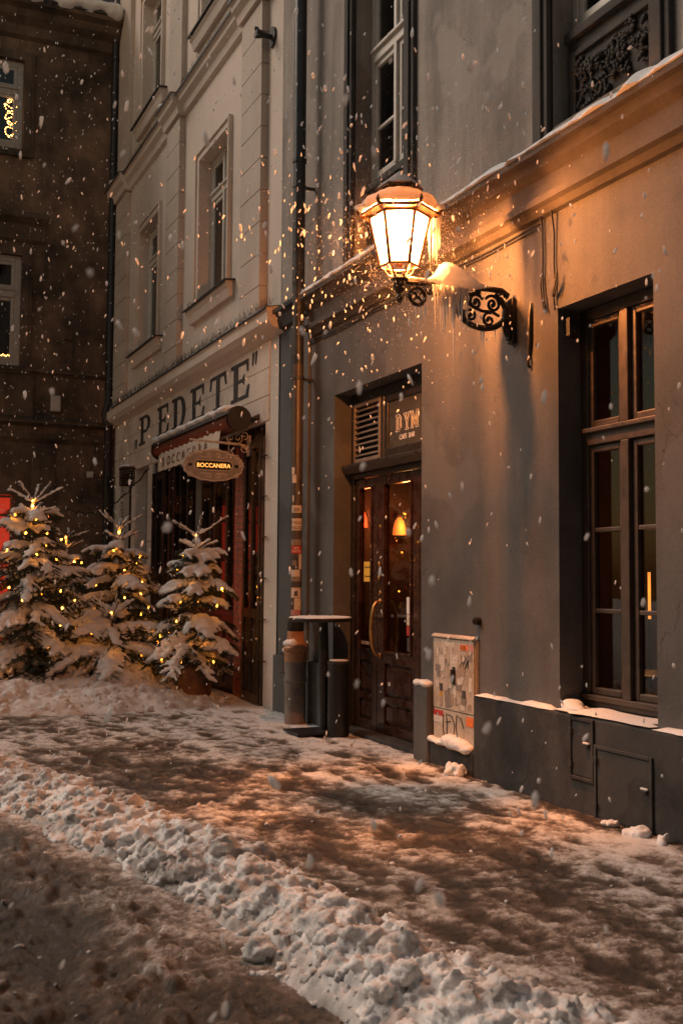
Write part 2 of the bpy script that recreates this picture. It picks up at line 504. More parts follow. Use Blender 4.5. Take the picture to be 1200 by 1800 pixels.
class G:
    """mesh builder; fac=('x',X): coords (along y, out towards -X, z); fac=('y',Y): (along x, out towards -Y, z)"""

    def __init__(s, fac=None):
        s.v = []
        s.f = []
        s.fac = fac

    def p(s, a, d, z):
        if s.fac is None:
            return (a, d, z)
        if s.fac[0] == 'x':
            return (s.fac[1] - d, a, z)
        return (a, s.fac[1] - d, z)

    def add(s, vs, fs, mapped=True):
        n = len(s.v)
        s.v += [s.p(*q) for q in vs] if mapped else [tuple(q) for q in vs]
        s.f += [tuple(i + n for i in f) for f in fs]
        return s

    def box(s, a0, a1, d0, d1, z0, z1):
        a0, a1 = min(a0, a1), max(a0, a1)
        d0, d1 = min(d0, d1), max(d0, d1)
        z0, z1 = min(z0, z1), max(z0, z1)
        return s.add([(a0, d0, z0), (a1, d0, z0), (a1, d1, z0), (a0, d1, z0), (a0, d0, z1), (a1, d0, z1), (a1, d1, z1), (a0, d1, z1)],
                     [(0, 1, 2, 3), (4, 5, 6, 7), (0, 1, 5, 4), (1, 2, 6, 5), (2, 3, 7, 6), (3, 0, 4, 7)])

    def quad(s, a, b, c, d):
        return s.add([a, b, c, d], [(0, 1, 2, 3)])

    def prism(s, prof, a0, a1):
        """closed profile [(d,z)] extruded along the facade"""
        n = len(prof)
        vs = [(a0, d, z) for d, z in prof] + [(a1, d, z) for d, z in prof]
        fs = [tuple(range(n)), tuple(range(n, 2 * n))] + [(i, (i + 1) % n, n + (i + 1) % n, n + i) for i in range(n)]
        return s.add(vs, fs)

    def plate(s, poly, d0, d1):
        """polygon [(a,z)] given thickness d0..d1"""
        n = len(poly)
        vs = [(a, d0, z) for a, z in poly] + [(a, d1, z) for a, z in poly]
        fs = [tuple(range(n)), tuple(range(n, 2 * n))] + [(i, (i + 1) % n, n + (i + 1) % n, n + i) for i in range(n)]
        return s.add(vs, fs)

    def tube(s, pts, r, n=8, caps=True):
        P = [Vector(s.p(*q)) for q in pts]
        m = len(P)
        R = r if isinstance(r, (list, tuple)) else [r] * m
        vs = []
        t0 = (P[1] - P[0]).normalized()
        ref = Vector((0, 0, 1)) if abs(t0.z) < 0.9 else Vector((1, 0, 0))
        nx = t0.cross(ref).normalized()
        for i in range(m):
            t = (P[min(i + 1, m - 1)] - P[max(i - 1, 0)])
            t = t.normalized() if t.length > 1e-9 else t0
            nx = (nx - t * nx.dot(t))
            nx = nx.normalized() if nx.length > 1e-6 else t.orthogonal().normalized()
            ny = t.cross(nx)
            for k in range(n):
                an = 2 * math.pi * k / n
                vs.append(P[i] + (nx * math.cos(an) + ny * math.sin(an)) * R[i])
        fs = [(i * n + k, i * n + (k + 1) % n, (i + 1) * n + (k + 1) % n, (i + 1) * n + k) for i in range(m - 1) for k in range(n)]
        if caps:
            fs += [tuple(range(n)), tuple(range((m - 1) * n, m * n))]
        return s.add(vs, fs, mapped=False)

    def lathe(s, c, prof, n=20, ph=0.0, caps=True):
        """rings [(r,z)] round the vertical axis through world point c"""
        vs = []
        for r, z in prof:
            for k in range(n):
                an = ph + 2 * math.pi * k / n
                vs.append((c[0] + r * math.cos(an), c[1] + r * math.sin(an), c[2] + z))
        m = len(prof)
        fs = [(i * n + k, i * n + (k + 1) % n, (i + 1) * n + (k + 1) % n, (i + 1) * n + k) for i in range(m - 1) for k in range(n)]
        if caps:
            fs += [tuple(range(n)), tuple(range((m - 1) * n, m * n))]
        return s.add(vs, fs, mapped=False)

    def ball(s, c, r, sub=1, sq=(1, 1, 1)):
        bm = bmesh.new()
        bmesh.ops.create_icosphere(bm, subdivisions=sub, radius=1)
        vs = [(c[0] + v.co.x * r * sq[0], c[1] + v.co.y * r * sq[1], c[2] + v.co.z * r * sq[2]) for v in bm.verts]
        fs = [tuple(v.index for v in f.verts) for f in bm.faces]
        bm.free()
        return s.add(vs, fs, mapped=False)

    def build(s, name, mat, parent=None, bev=0.0, smooth=False, kind=None, label=None, cat=None, group=None, recalc=True, seg=2, origin=None):
        me = bpy.data.meshes.new(name)
        off = Vector(root_of(parent).location) if parent else Vector(origin or (0, 0, 0))
        vs = np.array(s.v, dtype=np.float64) - np.array(off)
        me.from_pydata(vs.tolist(), [], s.f)
        if recalc:
            bm = bmesh.new()
            bm.from_mesh(me)
            bmesh.ops.recalc_face_normals(bm, faces=bm.faces)
            bm.to_mesh(me)
            bm.free()
        if smooth:
            me.polygons.foreach_set('use_smooth', [True] * len(me.polygons))
            me.set_sharp_from_angle(angle=math.radians(38))
        me.materials.append(mat)
        o = bpy.data.objects.new(name, me)
        COL.objects.link(o)
        if parent:
            o.parent = parent
        else:
            o.location = off
        if bev:
            bv = o.modifiers.new('bevel', 'BEVEL')
            bv.width = bev
            bv.segments = seg
            bv.limit_method = 'ANGLE'
        return tag(o, label, cat, group, kind)


def dup(o, dx=0, dy=0, dz=0, parent=None):
    c = o.copy()
    COL.objects.link(c)
    c.parent = parent or o.parent
    c.location = Vector(o.location) + Vector((dx, dy, dz))
    return c


def wall_sheet(fac, a0, a1, z0, z1, holes, depth):
    """front face cut round its openings, with the reveals of each opening"""
    g = G(fac)
    A = sorted({a0, a1, *[h[0] for h in holes], *[h[1] for h in holes]})
    Z = sorted({z0, z1, *[h[2] for h in holes], *[h[3] for h in holes]})
    A = [a for a in A if a0 <= a <= a1]
    Z = [z for z in Z if z0 <= z <= z1]
    for i in range(len(A) - 1):
        for j in range(len(Z) - 1):
            ca, cz = (A[i] + A[i + 1]) / 2, (Z[j] + Z[j + 1]) / 2
            if any(h[0] < ca < h[1] and h[2] < cz < h[3] for h in holes):
                continue
            g.quad((A[i], 0, Z[j]), (A[i + 1], 0, Z[j]), (A[i + 1], 0, Z[j + 1]), (A[i], 0, Z[j + 1]))
    for h in holes:
        b0, b1, y0, y1 = h[:4]
        dp = h[4] if len(h) > 4 else depth
        g.quad((b0, 0, y0), (b0, -dp, y0), (b0, -dp, y1), (b0, 0, y1))
        g.quad((b1, 0, y0), (b1, -dp, y0), (b1, -dp, y1), (b1, 0, y1))
        g.quad((b0, 0, y1), (b1, 0, y1), (b1, -dp, y1), (b0, -dp, y1))
        g.quad((b0, 0, y0), (b1, 0, y0), (b1, -dp, y0), (b0, -dp, y0))
    return g


def window(parent, fac, a0, a1, z0, z1, d, rows_low, z_tr=None, rows_up=1, mat=None, gl=None, fw=0.06, sw=0.05, mull=0.05, cols=2):
    """casement window: frame > sash, glazing_bar, pane"""
    mat = mat or M['white_frame']
    gl = gl or M['glass']
    g = G(fac)
    g.box(a0, a0 + fw, d - 0.07, d, z0, z1).box(a1 - fw, a1, d - 0.07, d, z0, z1)
    g.box(a0 + fw, a1 - fw, d - 0.07, d, z0, z0 + fw).box(a0 + fw, a1 - fw, d - 0.07, d, z1 - fw, z1)
    if z_tr:
        g.box(a0 + fw, a1 - fw, d - 0.07, d + 0.015, z_tr[0], z_tr[1])
        g.box(a0 + fw, a1 - fw, d + 0.015, d + 0.045, z_tr[1] - 0.035, z_tr[1] - 0.005)
    w = g.build('window', mat, parent, bev=0.006)
    bands = [(z0 + fw, z_tr[0], rows_low), (z_tr[1], z1 - fw, rows_up)] if z_tr else [(z0 + fw, z1 - fw, rows_low)]
    wid = (a1 - a0 - 2 * fw) / cols
    for lo, hi, rows in bands:
        for c in range(cols):
            b0 = a0 + fw + c * wid + (mull / 2 if c else 0)
            b1 = a0 + fw + (c + 1) * wid - (mull / 2 if c < cols - 1 else 0)
            if c < cols - 1:
                mg = G(fac)
                mg.box(b1 + 0.001, b1 + mull - 0.001, d - 0.05, d + 0.02, lo, hi)
                mg.build('mullion', mat, w, bev=0.005)
            sg = G(fac)
            e = 0.002
            sg.box(b0 + e, b0 + sw, d - 0.05, d - 0.008, lo + e, hi - e).box(b1 - sw, b1 - e, d - 0.05, d - 0.008, lo + e, hi - e)
            sg.box(b0 + sw, b1 - sw, d - 0.05, d - 0.008, lo + e, lo + sw).box(b0 + sw, b1 - sw, d - 0.05, d - 0.008, hi - sw, hi - e)
            sg.build('sash', mat, w, bev=0.006)
            zz = [lo + sw + (hi - lo - 2 * sw) * k / rows for k in range(rows + 1)] if isinstance(rows, int) else [lo + sw, *rows, hi - sw]
            for k in range(len(zz) - 1):
                pg = G(fac)
                pg.box(b0 + sw - 0.004, b1 - sw + 0.004, d - 0.036, d - 0.032, zz[k] - 0.003, zz[k + 1] + 0.003 - (0.01 if k < len(zz) - 2 else 0))
                pg.build('pane', gl, w)
                if k:
                    bg_ = G(fac)
                    bg_.box(b0 + sw, b1 - sw, d - 0.048, d - 0.012, zz[k] - 0.014, zz[k] + 0.014)
                    bg_.build('glazing_bar', mat, w, bev=0.005)
    return w


def fbm(x, y, z=0.0, oct=4, sc=1.0):
    return mnoise.fractal(Vector((x * sc, y * sc, z)), 1.0, 2.0, oct, noise_basis='PERLIN_ORIGINAL')


def vnoise(X, Y, sc, seed, oct=5, rough=0.55):
    """numpy value-noise fbm, about -1..1"""
    out = np.zeros_like(X)
    amp, tot = 1.0, 0.0
    r = np.random.default_rng(seed)
    for o in range(oct):
        T = r.random((256, 256)) * 2 - 1
        ox, oy = r.random(2) * 100
        x, y = X * sc + ox, Y * sc + oy
        xi, yi = np.floor(x).astype(int), np.floor(y).astype(int)
        fx, fy = x - xi, y - yi
        fx, fy = fx * fx * (3 - 2 * fx), fy * fy * (3 - 2 * fy)
        a = T[xi % 256, yi % 256]
        b = T[(xi + 1) % 256, yi % 256]
        c = T[xi % 256, (yi + 1) % 256]
        d = T[(xi + 1) % 256, (yi + 1) % 256]
        out += amp * ((a * (1 - fx) + b * fx) * (1 - fy) + (c * (1 - fx) + d * fx) * fy)
        tot += amp
        amp *= rough
        sc *= 2.03
    return out / tot * 1.6


def sheet(name, X, Y, Z, mat, attr=None, kind=None, extra=None, smooth=True, **kw):
    """grid mesh from 2-d arrays"""
    n, m = X.shape
    co = np.stack([X, Y, Z], -1).reshape(-1, 3)
    i = np.arange(n * m).reshape(n, m)
    q = np.stack([i[:-1, :-1], i[1:, :-1], i[1:, 1:], i[:-1, 1:]], -1).reshape(-1, 4)
    at = None if attr is None else attr[1].reshape(-1)
    if extra is not None:
        q = np.concatenate([q, extra[1] + len(co)])
        co = np.concatenate([co, extra[0]])
        at = np.concatenate([at, extra[2]])
    me = bpy.data.meshes.new(name)
    me.vertices.add(len(co))
    me.vertices.foreach_set('co', co.astype(np.float32).ravel())
    me.loops.add(len(q) * 4)
    me.loops.foreach_set('vertex_index', q.astype(np.int32).ravel())
    me.polygons.add(len(q))
    me.polygons.foreach_set('loop_start', np.arange(0, len(q) * 4, 4, dtype=np.int32))
    me.polygons.foreach_set('use_smooth', np.full(len(q), smooth))
    me.update(calc_edges=True)
    if attr is not None:
        a = me.attributes.new(attr[0], 'FLOAT', 'POINT')
        a.data.foreach_set('value', at.astype(np.float32))
    me.materials.append(mat)
    o = bpy.data.objects.new(name, me)
    COL.objects.link(o)
    return tag(o, kind=kind, **kw)


def blobs(X, Y, centers, radii, flat, step):
    """max-of-domes height on a grid whose rows/cols are roughly metric; brute force with windows"""
    H = np.zeros_like(X)
    for (cx, cy), r, fl in zip(centers, radii, flat):
        msk = (np.abs(X - cx) < r) & (np.abs(Y - cy) < r)
        if not msk.any():
            continue
        d2 = ((X[msk] - cx) ** 2 + (Y[msk] - cy) ** 2) / r ** 2
        H[msk] = np.maximum(H[msk], np.where(d2 < 1, np.sqrt(np.clip(1 - d2, 0, 1)) * r * fl, 0))
    return H


def remesh_blobs(name, balls, voxel, mat, jitter=0.012, freq=9.0, parent=None, base=(0, 0, 0), zcut=None, **kw):
    """fuse overlapping ellipsoids [(c, (rx,ry,rz))] into one lumpy surface"""
    g = G()
    bm = bmesh.new()
    bmesh.ops.create_icosphere(bm, subdivisions=2, radius=1)
    V0 = np.array([v.co[:] for v in bm.verts])
    F0 = [tuple(v.index for v in f.verts) for f in bm.faces]
    bm.free()
    for c, r in balls:
        vs = V0 * np.array(r) + np.array(c)
        n = len(g.v)
        g.v += vs.tolist()
        g.f += [tuple(i + n for i in f) for f in F0]
    me = bpy.data.meshes.new(name)
    me.from_pydata(g.v, [], g.f)
    o = bpy.data.objects.new(name, me)
    COL.objects.link(o)
    md = o.modifiers.new('r', 'REMESH')
    md.mode = 'VOXEL'
    md.voxel_size = voxel
    sm = o.modifiers.new('s', 'SMOOTH')
    sm.factor = 0.5
    sm.iterations = 2
    dg = bpy.context.evaluated_depsgraph_get()
    me2 = bpy.data.meshes.new_from_object(o.evaluated_get(dg))
    o.modifiers.clear()
    o.data = me2
    bpy.data.meshes.remove(me)
    me2.name = name
    n = len(me2.vertices)
    co = np.empty(n * 3, np.float32)
    me2.vertices.foreach_get('co', co)
    co = co.reshape(-1, 3)
    if jitter:
        jx = vnoise(co[:, 0] + co[:, 2] * 0.7, co[:, 1] - co[:, 2] * 0.6, freq, 11, 4)
        jy = vnoise(co[:, 1] + co[:, 2] * 0.9, co[:, 0] * 0.8, freq, 12, 4)
        co[:, 0] += jx * jitter
        co[:, 1] += jy * jitter
        co[:, 2] += (jx + jy) * 0.5 * jitter
    off = np.array(base)
    me2.vertices.foreach_set('co', (co - off).astype(np.float32).ravel())
    me2.polygons.foreach_set('use_smooth', [True] * len(me2.polygons))
    me2.materials.clear()
    me2.materials.append(mat)
    me2.update()
    o.location = base
    return tag(o, **kw)


def text_geo(body, size, origin, right, up, depth=0.002, outline=0.0, align='LEFT', shear=0.0, width=1.0):
    cu = bpy.data.curves.new('t', 'FONT')
    cu.body = body
    cu.size = size
    cu.align_x = align
    cu.shear = shear
    cu.resolution_u = 3
    if outline:
        cu.fill_mode = 'NONE'
        cu.bevel_depth = outline
        cu.bevel_resolution = 1
    else:
        cu.extrude = depth
    o = bpy.data.objects.new('t', cu)
    COL.objects.link(o)
    dg = bpy.context.evaluated_depsgraph_get()
    me = bpy.data.meshes.new_from_object(o.evaluated_get(dg))
    R, U = Vector(right), Vector(up)
    N = R.cross(U)
    O = Vector(origin)
    g = G()
    g.v = [tuple(O + R * v.co.x * width + U * v.co.y + N * v.co.z) for v in me.vertices]
    g.f = [tuple(p.vertices) for p in me.polygons]
    bpy.data.objects.remove(o)
    bpy.data.curves.remove(cu)
    bpy.data.meshes.remove(me)
    return g


XR, UP = (0, -1, 0), (0, 0, 1)          # reading direction on a facade that faces -X
FX = ('x', 4.0)
FD = ('y', 18.6)

# ================================================================== GROUND
ys = [2.0]
while ys[-1] < 18.7:
    ys.append(ys[-1] * 1.0042)
ys = np.array(ys)
xs = np.concatenate([np.arange(-1.6, 0.2, 0.04), np.arange(0.2, 4.06, 0.0125)])
X, Y = np.meshgrid(xs, ys)


def line_dist(X, Y, pts):
    """signed distance to a polyline and arc parameter"""
    best = np.full(X.shape, 1e9)
    sd = np.zeros_like(X)
    arc = np.zeros_like(X)
    s0 = 0.0
    for (x0, y0), (x1, y1) in zip(pts[:-1], pts[1:]):
        dx, dy = x1 - x0, y1 - y0
        L = math.hypot(dx, dy)
        t = np.clip(((X - x0) * dx + (Y - y0) * dy) / L ** 2, 0, 1)
        px, py = x0 + t * dx, y0 + t * dy
        d = np.hypot(X - px, Y - py)
        sgn = np.sign((X - x0) * dy - (Y - y0) * dx)
        m = d < best
        best[m] = d[m]
        sd[m] = (d * sgn)[m]
        arc[m] = (s0 + t * L)[m]
        s0 += L
    return sd, arc


BANK = [(1.90, 1.2), (1.79, 2.6), (1.70, 3.5), (1.54, 4.85), (1.27, 6.2), (0.9, 7.6), (0.2, 10.2), (-0.6, 13.0)]
sd, arc = line_dist(X, Y, BANK)                 # sd>0 on the pavement side
side = sd
n_big = vnoise(X, Y, 0.9, 1, 4)
n_mid = vnoise(X, Y, 3.2, 2, 5)
n_fine = vnoise(X, Y, 14, 3, 4)
n_grit = vnoise(X, Y, 42, 4, 3, 0.7)
Z = 0.02 + 0.009 * n_big + 0.003 * n_mid + 0.0040 * n_fine + 0.0045 * n_grit
# footprints and hollows on the trodden pavement
fp = []
for k in range(420):
    fx, fy = random.uniform(1.2, 3.8), random.uniform(2.6, 12.0)
    fp.append((fx, fy, random.uniform(-0.5, 0.5), random.uniform(0.8, 1.25)))
foot = np.zeros_like(X)
for fx, fy, an, s in fp:
    m = (np.abs(X - fx) < 0.25) & (np.abs(Y - fy) < 0.25)
    if not m.any():
        continue
    c, sn = math.cos(an), math.sin(an)
    lx, ly = (X[m] - fx) * c + (Y[m] - fy) * sn, -(X[m] - fx) * sn + (Y[m] - fy) * c
    e = (lx / (0.055 * s)) ** 2 + (ly / (0.14 * s)) ** 2
    foot[m] = np.maximum(foot[m], np.exp(-e ** 2))
pav = np.clip((side - 0.2) / 0.3, 0, 1)
Z -= foot * 0.013 * pav
# churned carriageway: ruts running along the bank plus clods
road = np.clip((-side - 0.25) / 0.3, 0, 1)
rut = np.exp(-((side + 0.95 + 0.10 * n_big) / 0.22) ** 2) + 0.7 * np.exp(-((side + 2.3) / 0.25) ** 2)
ridge = np.exp(-((side + 1.55 + 0.16 * n_big) / 0.26) ** 2) * (0.5 + 0.5 * np.clip(n_mid + 0.3, 0, 1))
cl_c, cl_r, cl_f = [], [], []
for k in range(2600):
    yy = random.uniform(2.1, 8.0)
    xx = random.uniform(-0.4, 2.1)
    cl_c.append((xx, yy))
    cl_r.append(random.uniform(0.015, 0.06) * (1 + (random.random() < 0.1) * 0.8))
    cl_f.append(random.uniform(0.35, 0.8))
cl = blobs(X, Y, cl_c, cl_r, cl_f, 0)
Z += road * (-0.045 * rut + 0.05 * ridge + cl * (0.65 + 0.6 * ridge) + 0.018 * vnoise(X, Y, 14, 5, 4, 0.65))
# snow attribute: 0 wet slush .. 1 clean snow
nearwall = np.clip(1 - (3.98 - X) / 1.3, 0, 1)
patch = vnoise(X, Y * 0.55, 2.1, 8, 5)
snow = 0.50 + 0.13 * patch + 0.16 * n_mid + 0.22 * n_fine + 0.14 * n_grit - 0.30 * foot * pav
snow += 0.20 * nearwall - 0.45 * np.clip((X - 3.80 - 0.05 * n_mid) / 0.08, 0, 1) * (Y < 7.4)
for (x0, y0, x1, y1, w) in ((3.56, 7.9, 3.5, 6.7, 0.12), (3.5, 6.1, 3.62, 5.1, 0.13), (2.9, 6.4, 3.0, 4.2, 0.18)):
    q, _ = line_dist(X, Y, [(x0, y0), (x1, y1)])
    snow -= 0.42 * np.exp(-(q / w) ** 2) * (0.55 + 0.6 * n_mid)
snow -= 0.13 * np.exp(-((side - 1.0) / 0.60) ** 2)
far = np.clip((Y - 8.0) / 2.0, 0, 1) * pav
snow += 0.14 * far
rd = 0.25 + 0.16 * n_grit + 0.12 * n_big + 0.16 * n_mid + 0.14 * vnoise(X, Y, 9, 9, 4) + 0.30 * ridge - 0.22 * rut + cl * 2.2
snow = snow * (1 - road) + rd * road
edge = np.minimum(np.clip((X + 1.6) / 0.3, 0, 1), np.clip((Y - 2.0) / 0.15, 0, 1))
Z = Z * edge - 0.03 * (1 - edge)
big = 60.0
ring = np.array([[-big, -big, -0.035], [big, -big, -0.035], [big, big, -0.035], [-big, big, -0.035]])
sheet('ground', X, Y, Z, M['ground'], attr=('snow', np.clip(snow, 0, 1)), kind='structure',
      extra=(ring, np.array([[0, 1, 2, 3]]), np.array([0.5] * 4)), label='street of trodden brown slush and packed snow')

# ploughed bank between carriageway and pavement
T = np.arange(-0.75, 0.7, 0.011)
SL = [0.0]
pts = np.array(BANK)
seg = np.hypot(*(pts[1:] - pts[:-1]).T)
tot = seg.sum()
s = 0.0
SS = []
while s < tot:
    SS.append(s)
    s += 0.010 + 0.0022 * max(0, s - 1.0)
SS = np.array(SS)
cum = np.concatenate([[0], np.cumsum(seg)])
# smooth centre line
fine = np.linspace(0, tot, 400)
cx = np.interp(fine, cum, pts[:, 0])
cy = np.interp(fine, cum, pts[:, 1])
ker = np.ones(41) / 41
cxp = np.convolve(np.pad(cx, 20, mode='edge'), ker, 'valid')
cyp = np.convolve(np.pad(cy, 20, mode='edge'), ker, 'valid')
bx, by = np.interp(SS, fine, cxp), np.interp(SS, fine, cyp)
tx, ty = np.gradient(bx), np.gradient(by)
L_ = np.hypot(tx, ty)
tx, ty = tx / L_, ty / L_
SG, TG = np.meshgrid(SS, T, indexing='ij')
BX = bx[:, None] + ty[:, None] * TG
BY = by[:, None] - tx[:, None] * TG
wob = vnoise(SG, TG * 0 + 3.0, 1.3, 21, 3)
wd = 0.33 + 0.06 * vnoise(SG, TG * 0, 0.9, 22, 3)
tt = (TG - 0.06 * wob) / wd
env = np.clip(1 - np.abs(tt) ** 1.7, 0, 1)
hgt = 0.165 + 0.040 * vnoise(SG, TG * 0, 1.7, 23, 3)
prof = env ** 0.75 * hgt
BL = 0
pz_ = -0.012 + 0.95 * prof + np.clip(env * 3, 0, 1) * (0.030 * vnoise(BX, BY, 6, 25, 4) + 0.020 * vnoise(BX, BY, 24, 26, 3, 0.7) + 0.007 * vnoise(BX, BY, 70, 28, 2))
endf = np.clip((0.66 - np.abs(TG)) / 0.08, 0, 1)
BZ = pz_ * endf - 0.06 * (1 - endf)
dirt = np.clip(0.55 - BZ / 0.20 + 0.60 * vnoise(BX, BY, 8, 27, 5, 0.65) + np.clip(-TG - 0.02, 0, 1) * 0.9, 0, 1)
sheet('snowbank', BX, BY, BZ, M['snow_bank'], attr=('dirt', dirt), kind='stuff',
      label='long lumpy ridge of ploughed snow dividing the street', cat='snowbank')
LUMP = []
for q in range(14):
    bm = bmesh.new()
    bmesh.ops.create_icosphere(bm, subdivisions=2, radius=1)
    off_ = Vector((q * 7.3, q * 3.1, q * 1.7))
    for v in bm.verts:
        n_ = mnoise.fractal(v.co * 1.1 + off_, 1.0, 2.0, 2) * 0.45 + mnoise.fractal(v.co * 3.1 + off_, 1.0, 2.0, 2) * 0.22
        v.co *= 1 + n_
    LUMP.append((np.array([v.co[:] for v in bm.verts]), np.array([[v.index for v in f.verts] for f in bm.faces])))
    bm.free()


def chunks(name, P, Rr, D, mat, flat=0.8, **kw):
    """thousands of broken lumps joined into one mesh; D = dirt per lump"""
    vs, fs, at = [], [], []
    n0 = 0
    r_g = np.random.default_rng(len(P))
    for (px, py, pz), rr, dd in zip(P, Rr, D):
        V, F = LUMP[r_g.integers(len(LUMP))]
        an, ti = r_g.uniform(0, 6.28), r_g.normal(0, 0.5)
        ca, sa, ct, st_ = math.cos(an), math.sin(an), math.cos(ti), math.sin(ti)
        sc_ = rr * r_g.uniform(0.5, 1.5, 3) * np.array([1, 1, flat])
        W_ = V * sc_
        y_, z_ = W_[:, 1] * ct - W_[:, 2] * st_, W_[:, 1] * st_ + W_[:, 2] * ct
        x_, y_ = W_[:, 0] * ca - y_ * sa, W_[:, 0] * sa + y_ * ca
        vs.append(np.stack([x_ + px, y_ + py, z_ + pz], -1))
        fs.append(F + n0)
        at.append(np.full(len(V), dd))
        n0 += len(V)
    co, F, A = np.concatenate(vs), np.concatenate(fs), np.concatenate(at)
    me = bpy.data.meshes.new(name)
    me.vertices.add(len(co))
    me.vertices.foreach_set('co', co.astype(np.float32).ravel())
    me.loops.add(len(F) * 3)
    me.loops.foreach_set('vertex_index', F.astype(np.int32).ravel())
    me.polygons.add(len(F))
    me.polygons.foreach_set('loop_start', np.arange(0, len(F) * 3, 3, dtype=np.int32))
    me.polygons.foreach_set('use_smooth', np.full(len(F), True))
    me.update(calc_edges=True)
    q = me.attributes.new('dirt', 'FLOAT', 'POINT')
    q.data.foreach_set('value', A.astype(np.float32))
    me.materials.append(mat)
    o = bpy.data.objects.new(name, me)
    COL.objects.link(o)
    return tag(o, kind='stuff', **kw)


def fuse(o, voxel, amp):
    """melt touching lumps together, roughen, and re-dirty the result"""
    md = o.modifiers.new('r', 'REMESH')
    md.mode = 'VOXEL'
    md.voxel_size = voxel
    dg = bpy.context.evaluated_depsgraph_get()
    me2 = bpy.data.meshes.new_from_object(o.evaluated_get(dg))
    old = o.data
    o.modifiers.clear()
    o.data = me2
    bpy.data.meshes.remove(old)
    me2.name = o.name
    n = len(me2.vertices)
    co = np.empty(n * 3, np.float32)
    nr = np.empty(n * 3, np.float32)
    me2.vertices.foreach_get('co', co)
    me2.vertices.foreach_get('normal', nr)
    co, nr = co.reshape(-1, 3).astype(np.float64), nr.reshape(-1, 3)
    k = vnoise(co[:, 0] + co[:, 2] * 1.7, co[:, 1] - co[:, 2] * 1.3, 38, 61, 3, 0.75) + 0.8 * vnoise(co[:, 0] - co[:, 2] * 1.1, co[:, 1] + co[:, 2] * 1.9, 11, 62, 2)
    co += nr * (k * amp * 1.15)[:, None]
    me2.vertices.foreach_set('co', co.astype(np.float32).ravel())
    me2.polygons.foreach_set('use_smooth', [True] * len(me2.polygons))
    q = me2.attributes.get('dirt') or me2.attributes.new('dirt', 'FLOAT', 'POINT')
    d = np.clip(0.02 + 0.75 * vnoise(co[:, 0], co[:, 1] + co[:, 2], 7, 63, 5, 0.7) + 0.30 * vnoise(co[:, 0], co[:, 1], 1.7, 64, 2), 0, 0.95)
    q.data.foreach_set('value', d.astype(np.float32))
    me2.materials.clear()
    me2.materials.append(M['snow_bank'])
    me2.update()


rc = np.random.default_rng(44)
P_, R_, D_ = [], [], []
while len(P_) < 9000:
    s_ = tot * rc.random() ** 1.25
    if s_ < 0.9:
        continue
    t_ = rc.normal(-0.02, 0.15)
    if abs(t_) > 0.60:
        continue
    i = min(len(SS) - 1, int(np.searchsorted(SS, s_)))
    j = min(len(T) - 1, int((t_ - T[0]) / 0.011))
    u = rc.random()
    rr = (0.0095 + 0.043 * u ** 5.0) * (1.0 if abs(t_) < 0.33 else 0.7)
    if rc.random() < 0.02:
        rr *= 1.5
    h = BZ[i, j]
    P_.append((BX[i, j], BY[i, j], h + rr * rc.uniform(-0.65, 0.28)))
    R_.append(rr)
    low_ = np.clip(0.9 - h / 0.12, 0, 1)
    D_.append(float(np.clip(rc.normal(0.14 + 0.35 * low_ + (0.30 if t_ < -0.15 else 0), 0.26), 0, 0.95)))
ck = chunks('snow_chunks', P_, R_, D_, M['snow_bank'], label='broken chunks of snow strewn over the ploughed ridge', cat='snow')
fuse(ck, 0.0090, 0.0085)
P_, R_, D_ = [], [], []
while len(P_) < 650:
    yy = 2.2 + 6.5 * rc.random() ** 1.5
    xx = rc.uniform(-0.3, 3.9)
    i = int(np.searchsorted(ys, yy))
    j = min(len(xs) - 1, int(np.searchsorted(xs, xx)))
    sd_here = side[i, j]
    if abs(sd_here) < 0.3:
        continue
    if sd_here > 0 and rc.random() > 0.32 * math.exp(-(sd_here - 0.3) / 0.35) + 0.05:
        continue
    if sd_here < 0 and rc.random() > 0.25 + 0.75 * ridge[i, j]:
        continue
    rr = 0.004 + 0.016 * rc.random() ** 5
    P_.append((xx, yy, Z[i, j] - rr * 0.1))
    R_.append(rr)
    D_.append(float(np.clip(rc.normal(0.62 if sd_here < 0 else 0.35, 0.22), 0, 1)))
chunks('slush_clods', P_, R_, D_, M['snow_bank'], flat=0.7, label='small dirty clods of slush scattered over the street', cat='slush')

# shovelled mound under the trees
mx_s = np.arange(0.4, 3.93, 0.016)
my_s = np.arange(10.2, 13.6, 0.02)
MX, MY = np.meshgrid(mx_s, my_s)
front = 10.95 + 0.35 * np.clip((MX - 2.4) / 1.4, 0, 1) ** 2 + 0.12 * vnoise(MX, MY * 0, 1.6, 31, 3)
e1 = np.clip((MY - front) / 0.9, 0, 1)
e2 = np.clip((13.5 - MY) / 0.5, 0, 1) * np.clip((MX - 0.45) / 0.5, 0, 1) * np.clip((3.95 - MX) / 0.55, 0, 1)
mh = (e1 ** 0.6) * e2 * (0.23 + 0.07 * vnoise(MX, MY, 1.5, 32, 3))
mc, mr, mf = [], [], []
for k in range(1700):
    mc.append((random.uniform(0.5, 3.9), random.uniform(10.8, 12.6)))
    mr.append(random.uniform(0.025, 0.11))
    mf.append(random.uniform(0.35, 0.75))
mb = blobs(MX, MY, mc, mr, mf, 0)
en = np.clip(mh * 8, 0, 1)
MZ = -0.02 + mh + en * (mb * 0.8 + 0.02 * vnoise(MX, MY, 9, 33, 4))
md = np.clip(0.22 - mh * 1.2 + 0.42 * vnoise(MX, MY, 5, 34, 5), 0, 0.7)
sheet('snow_mound', MX, MY, MZ, M['snow_mound'], attr=('dirt', md), kind='stuff',
      label='low mound of shovelled snow in front of the potted firs', cat='snow')

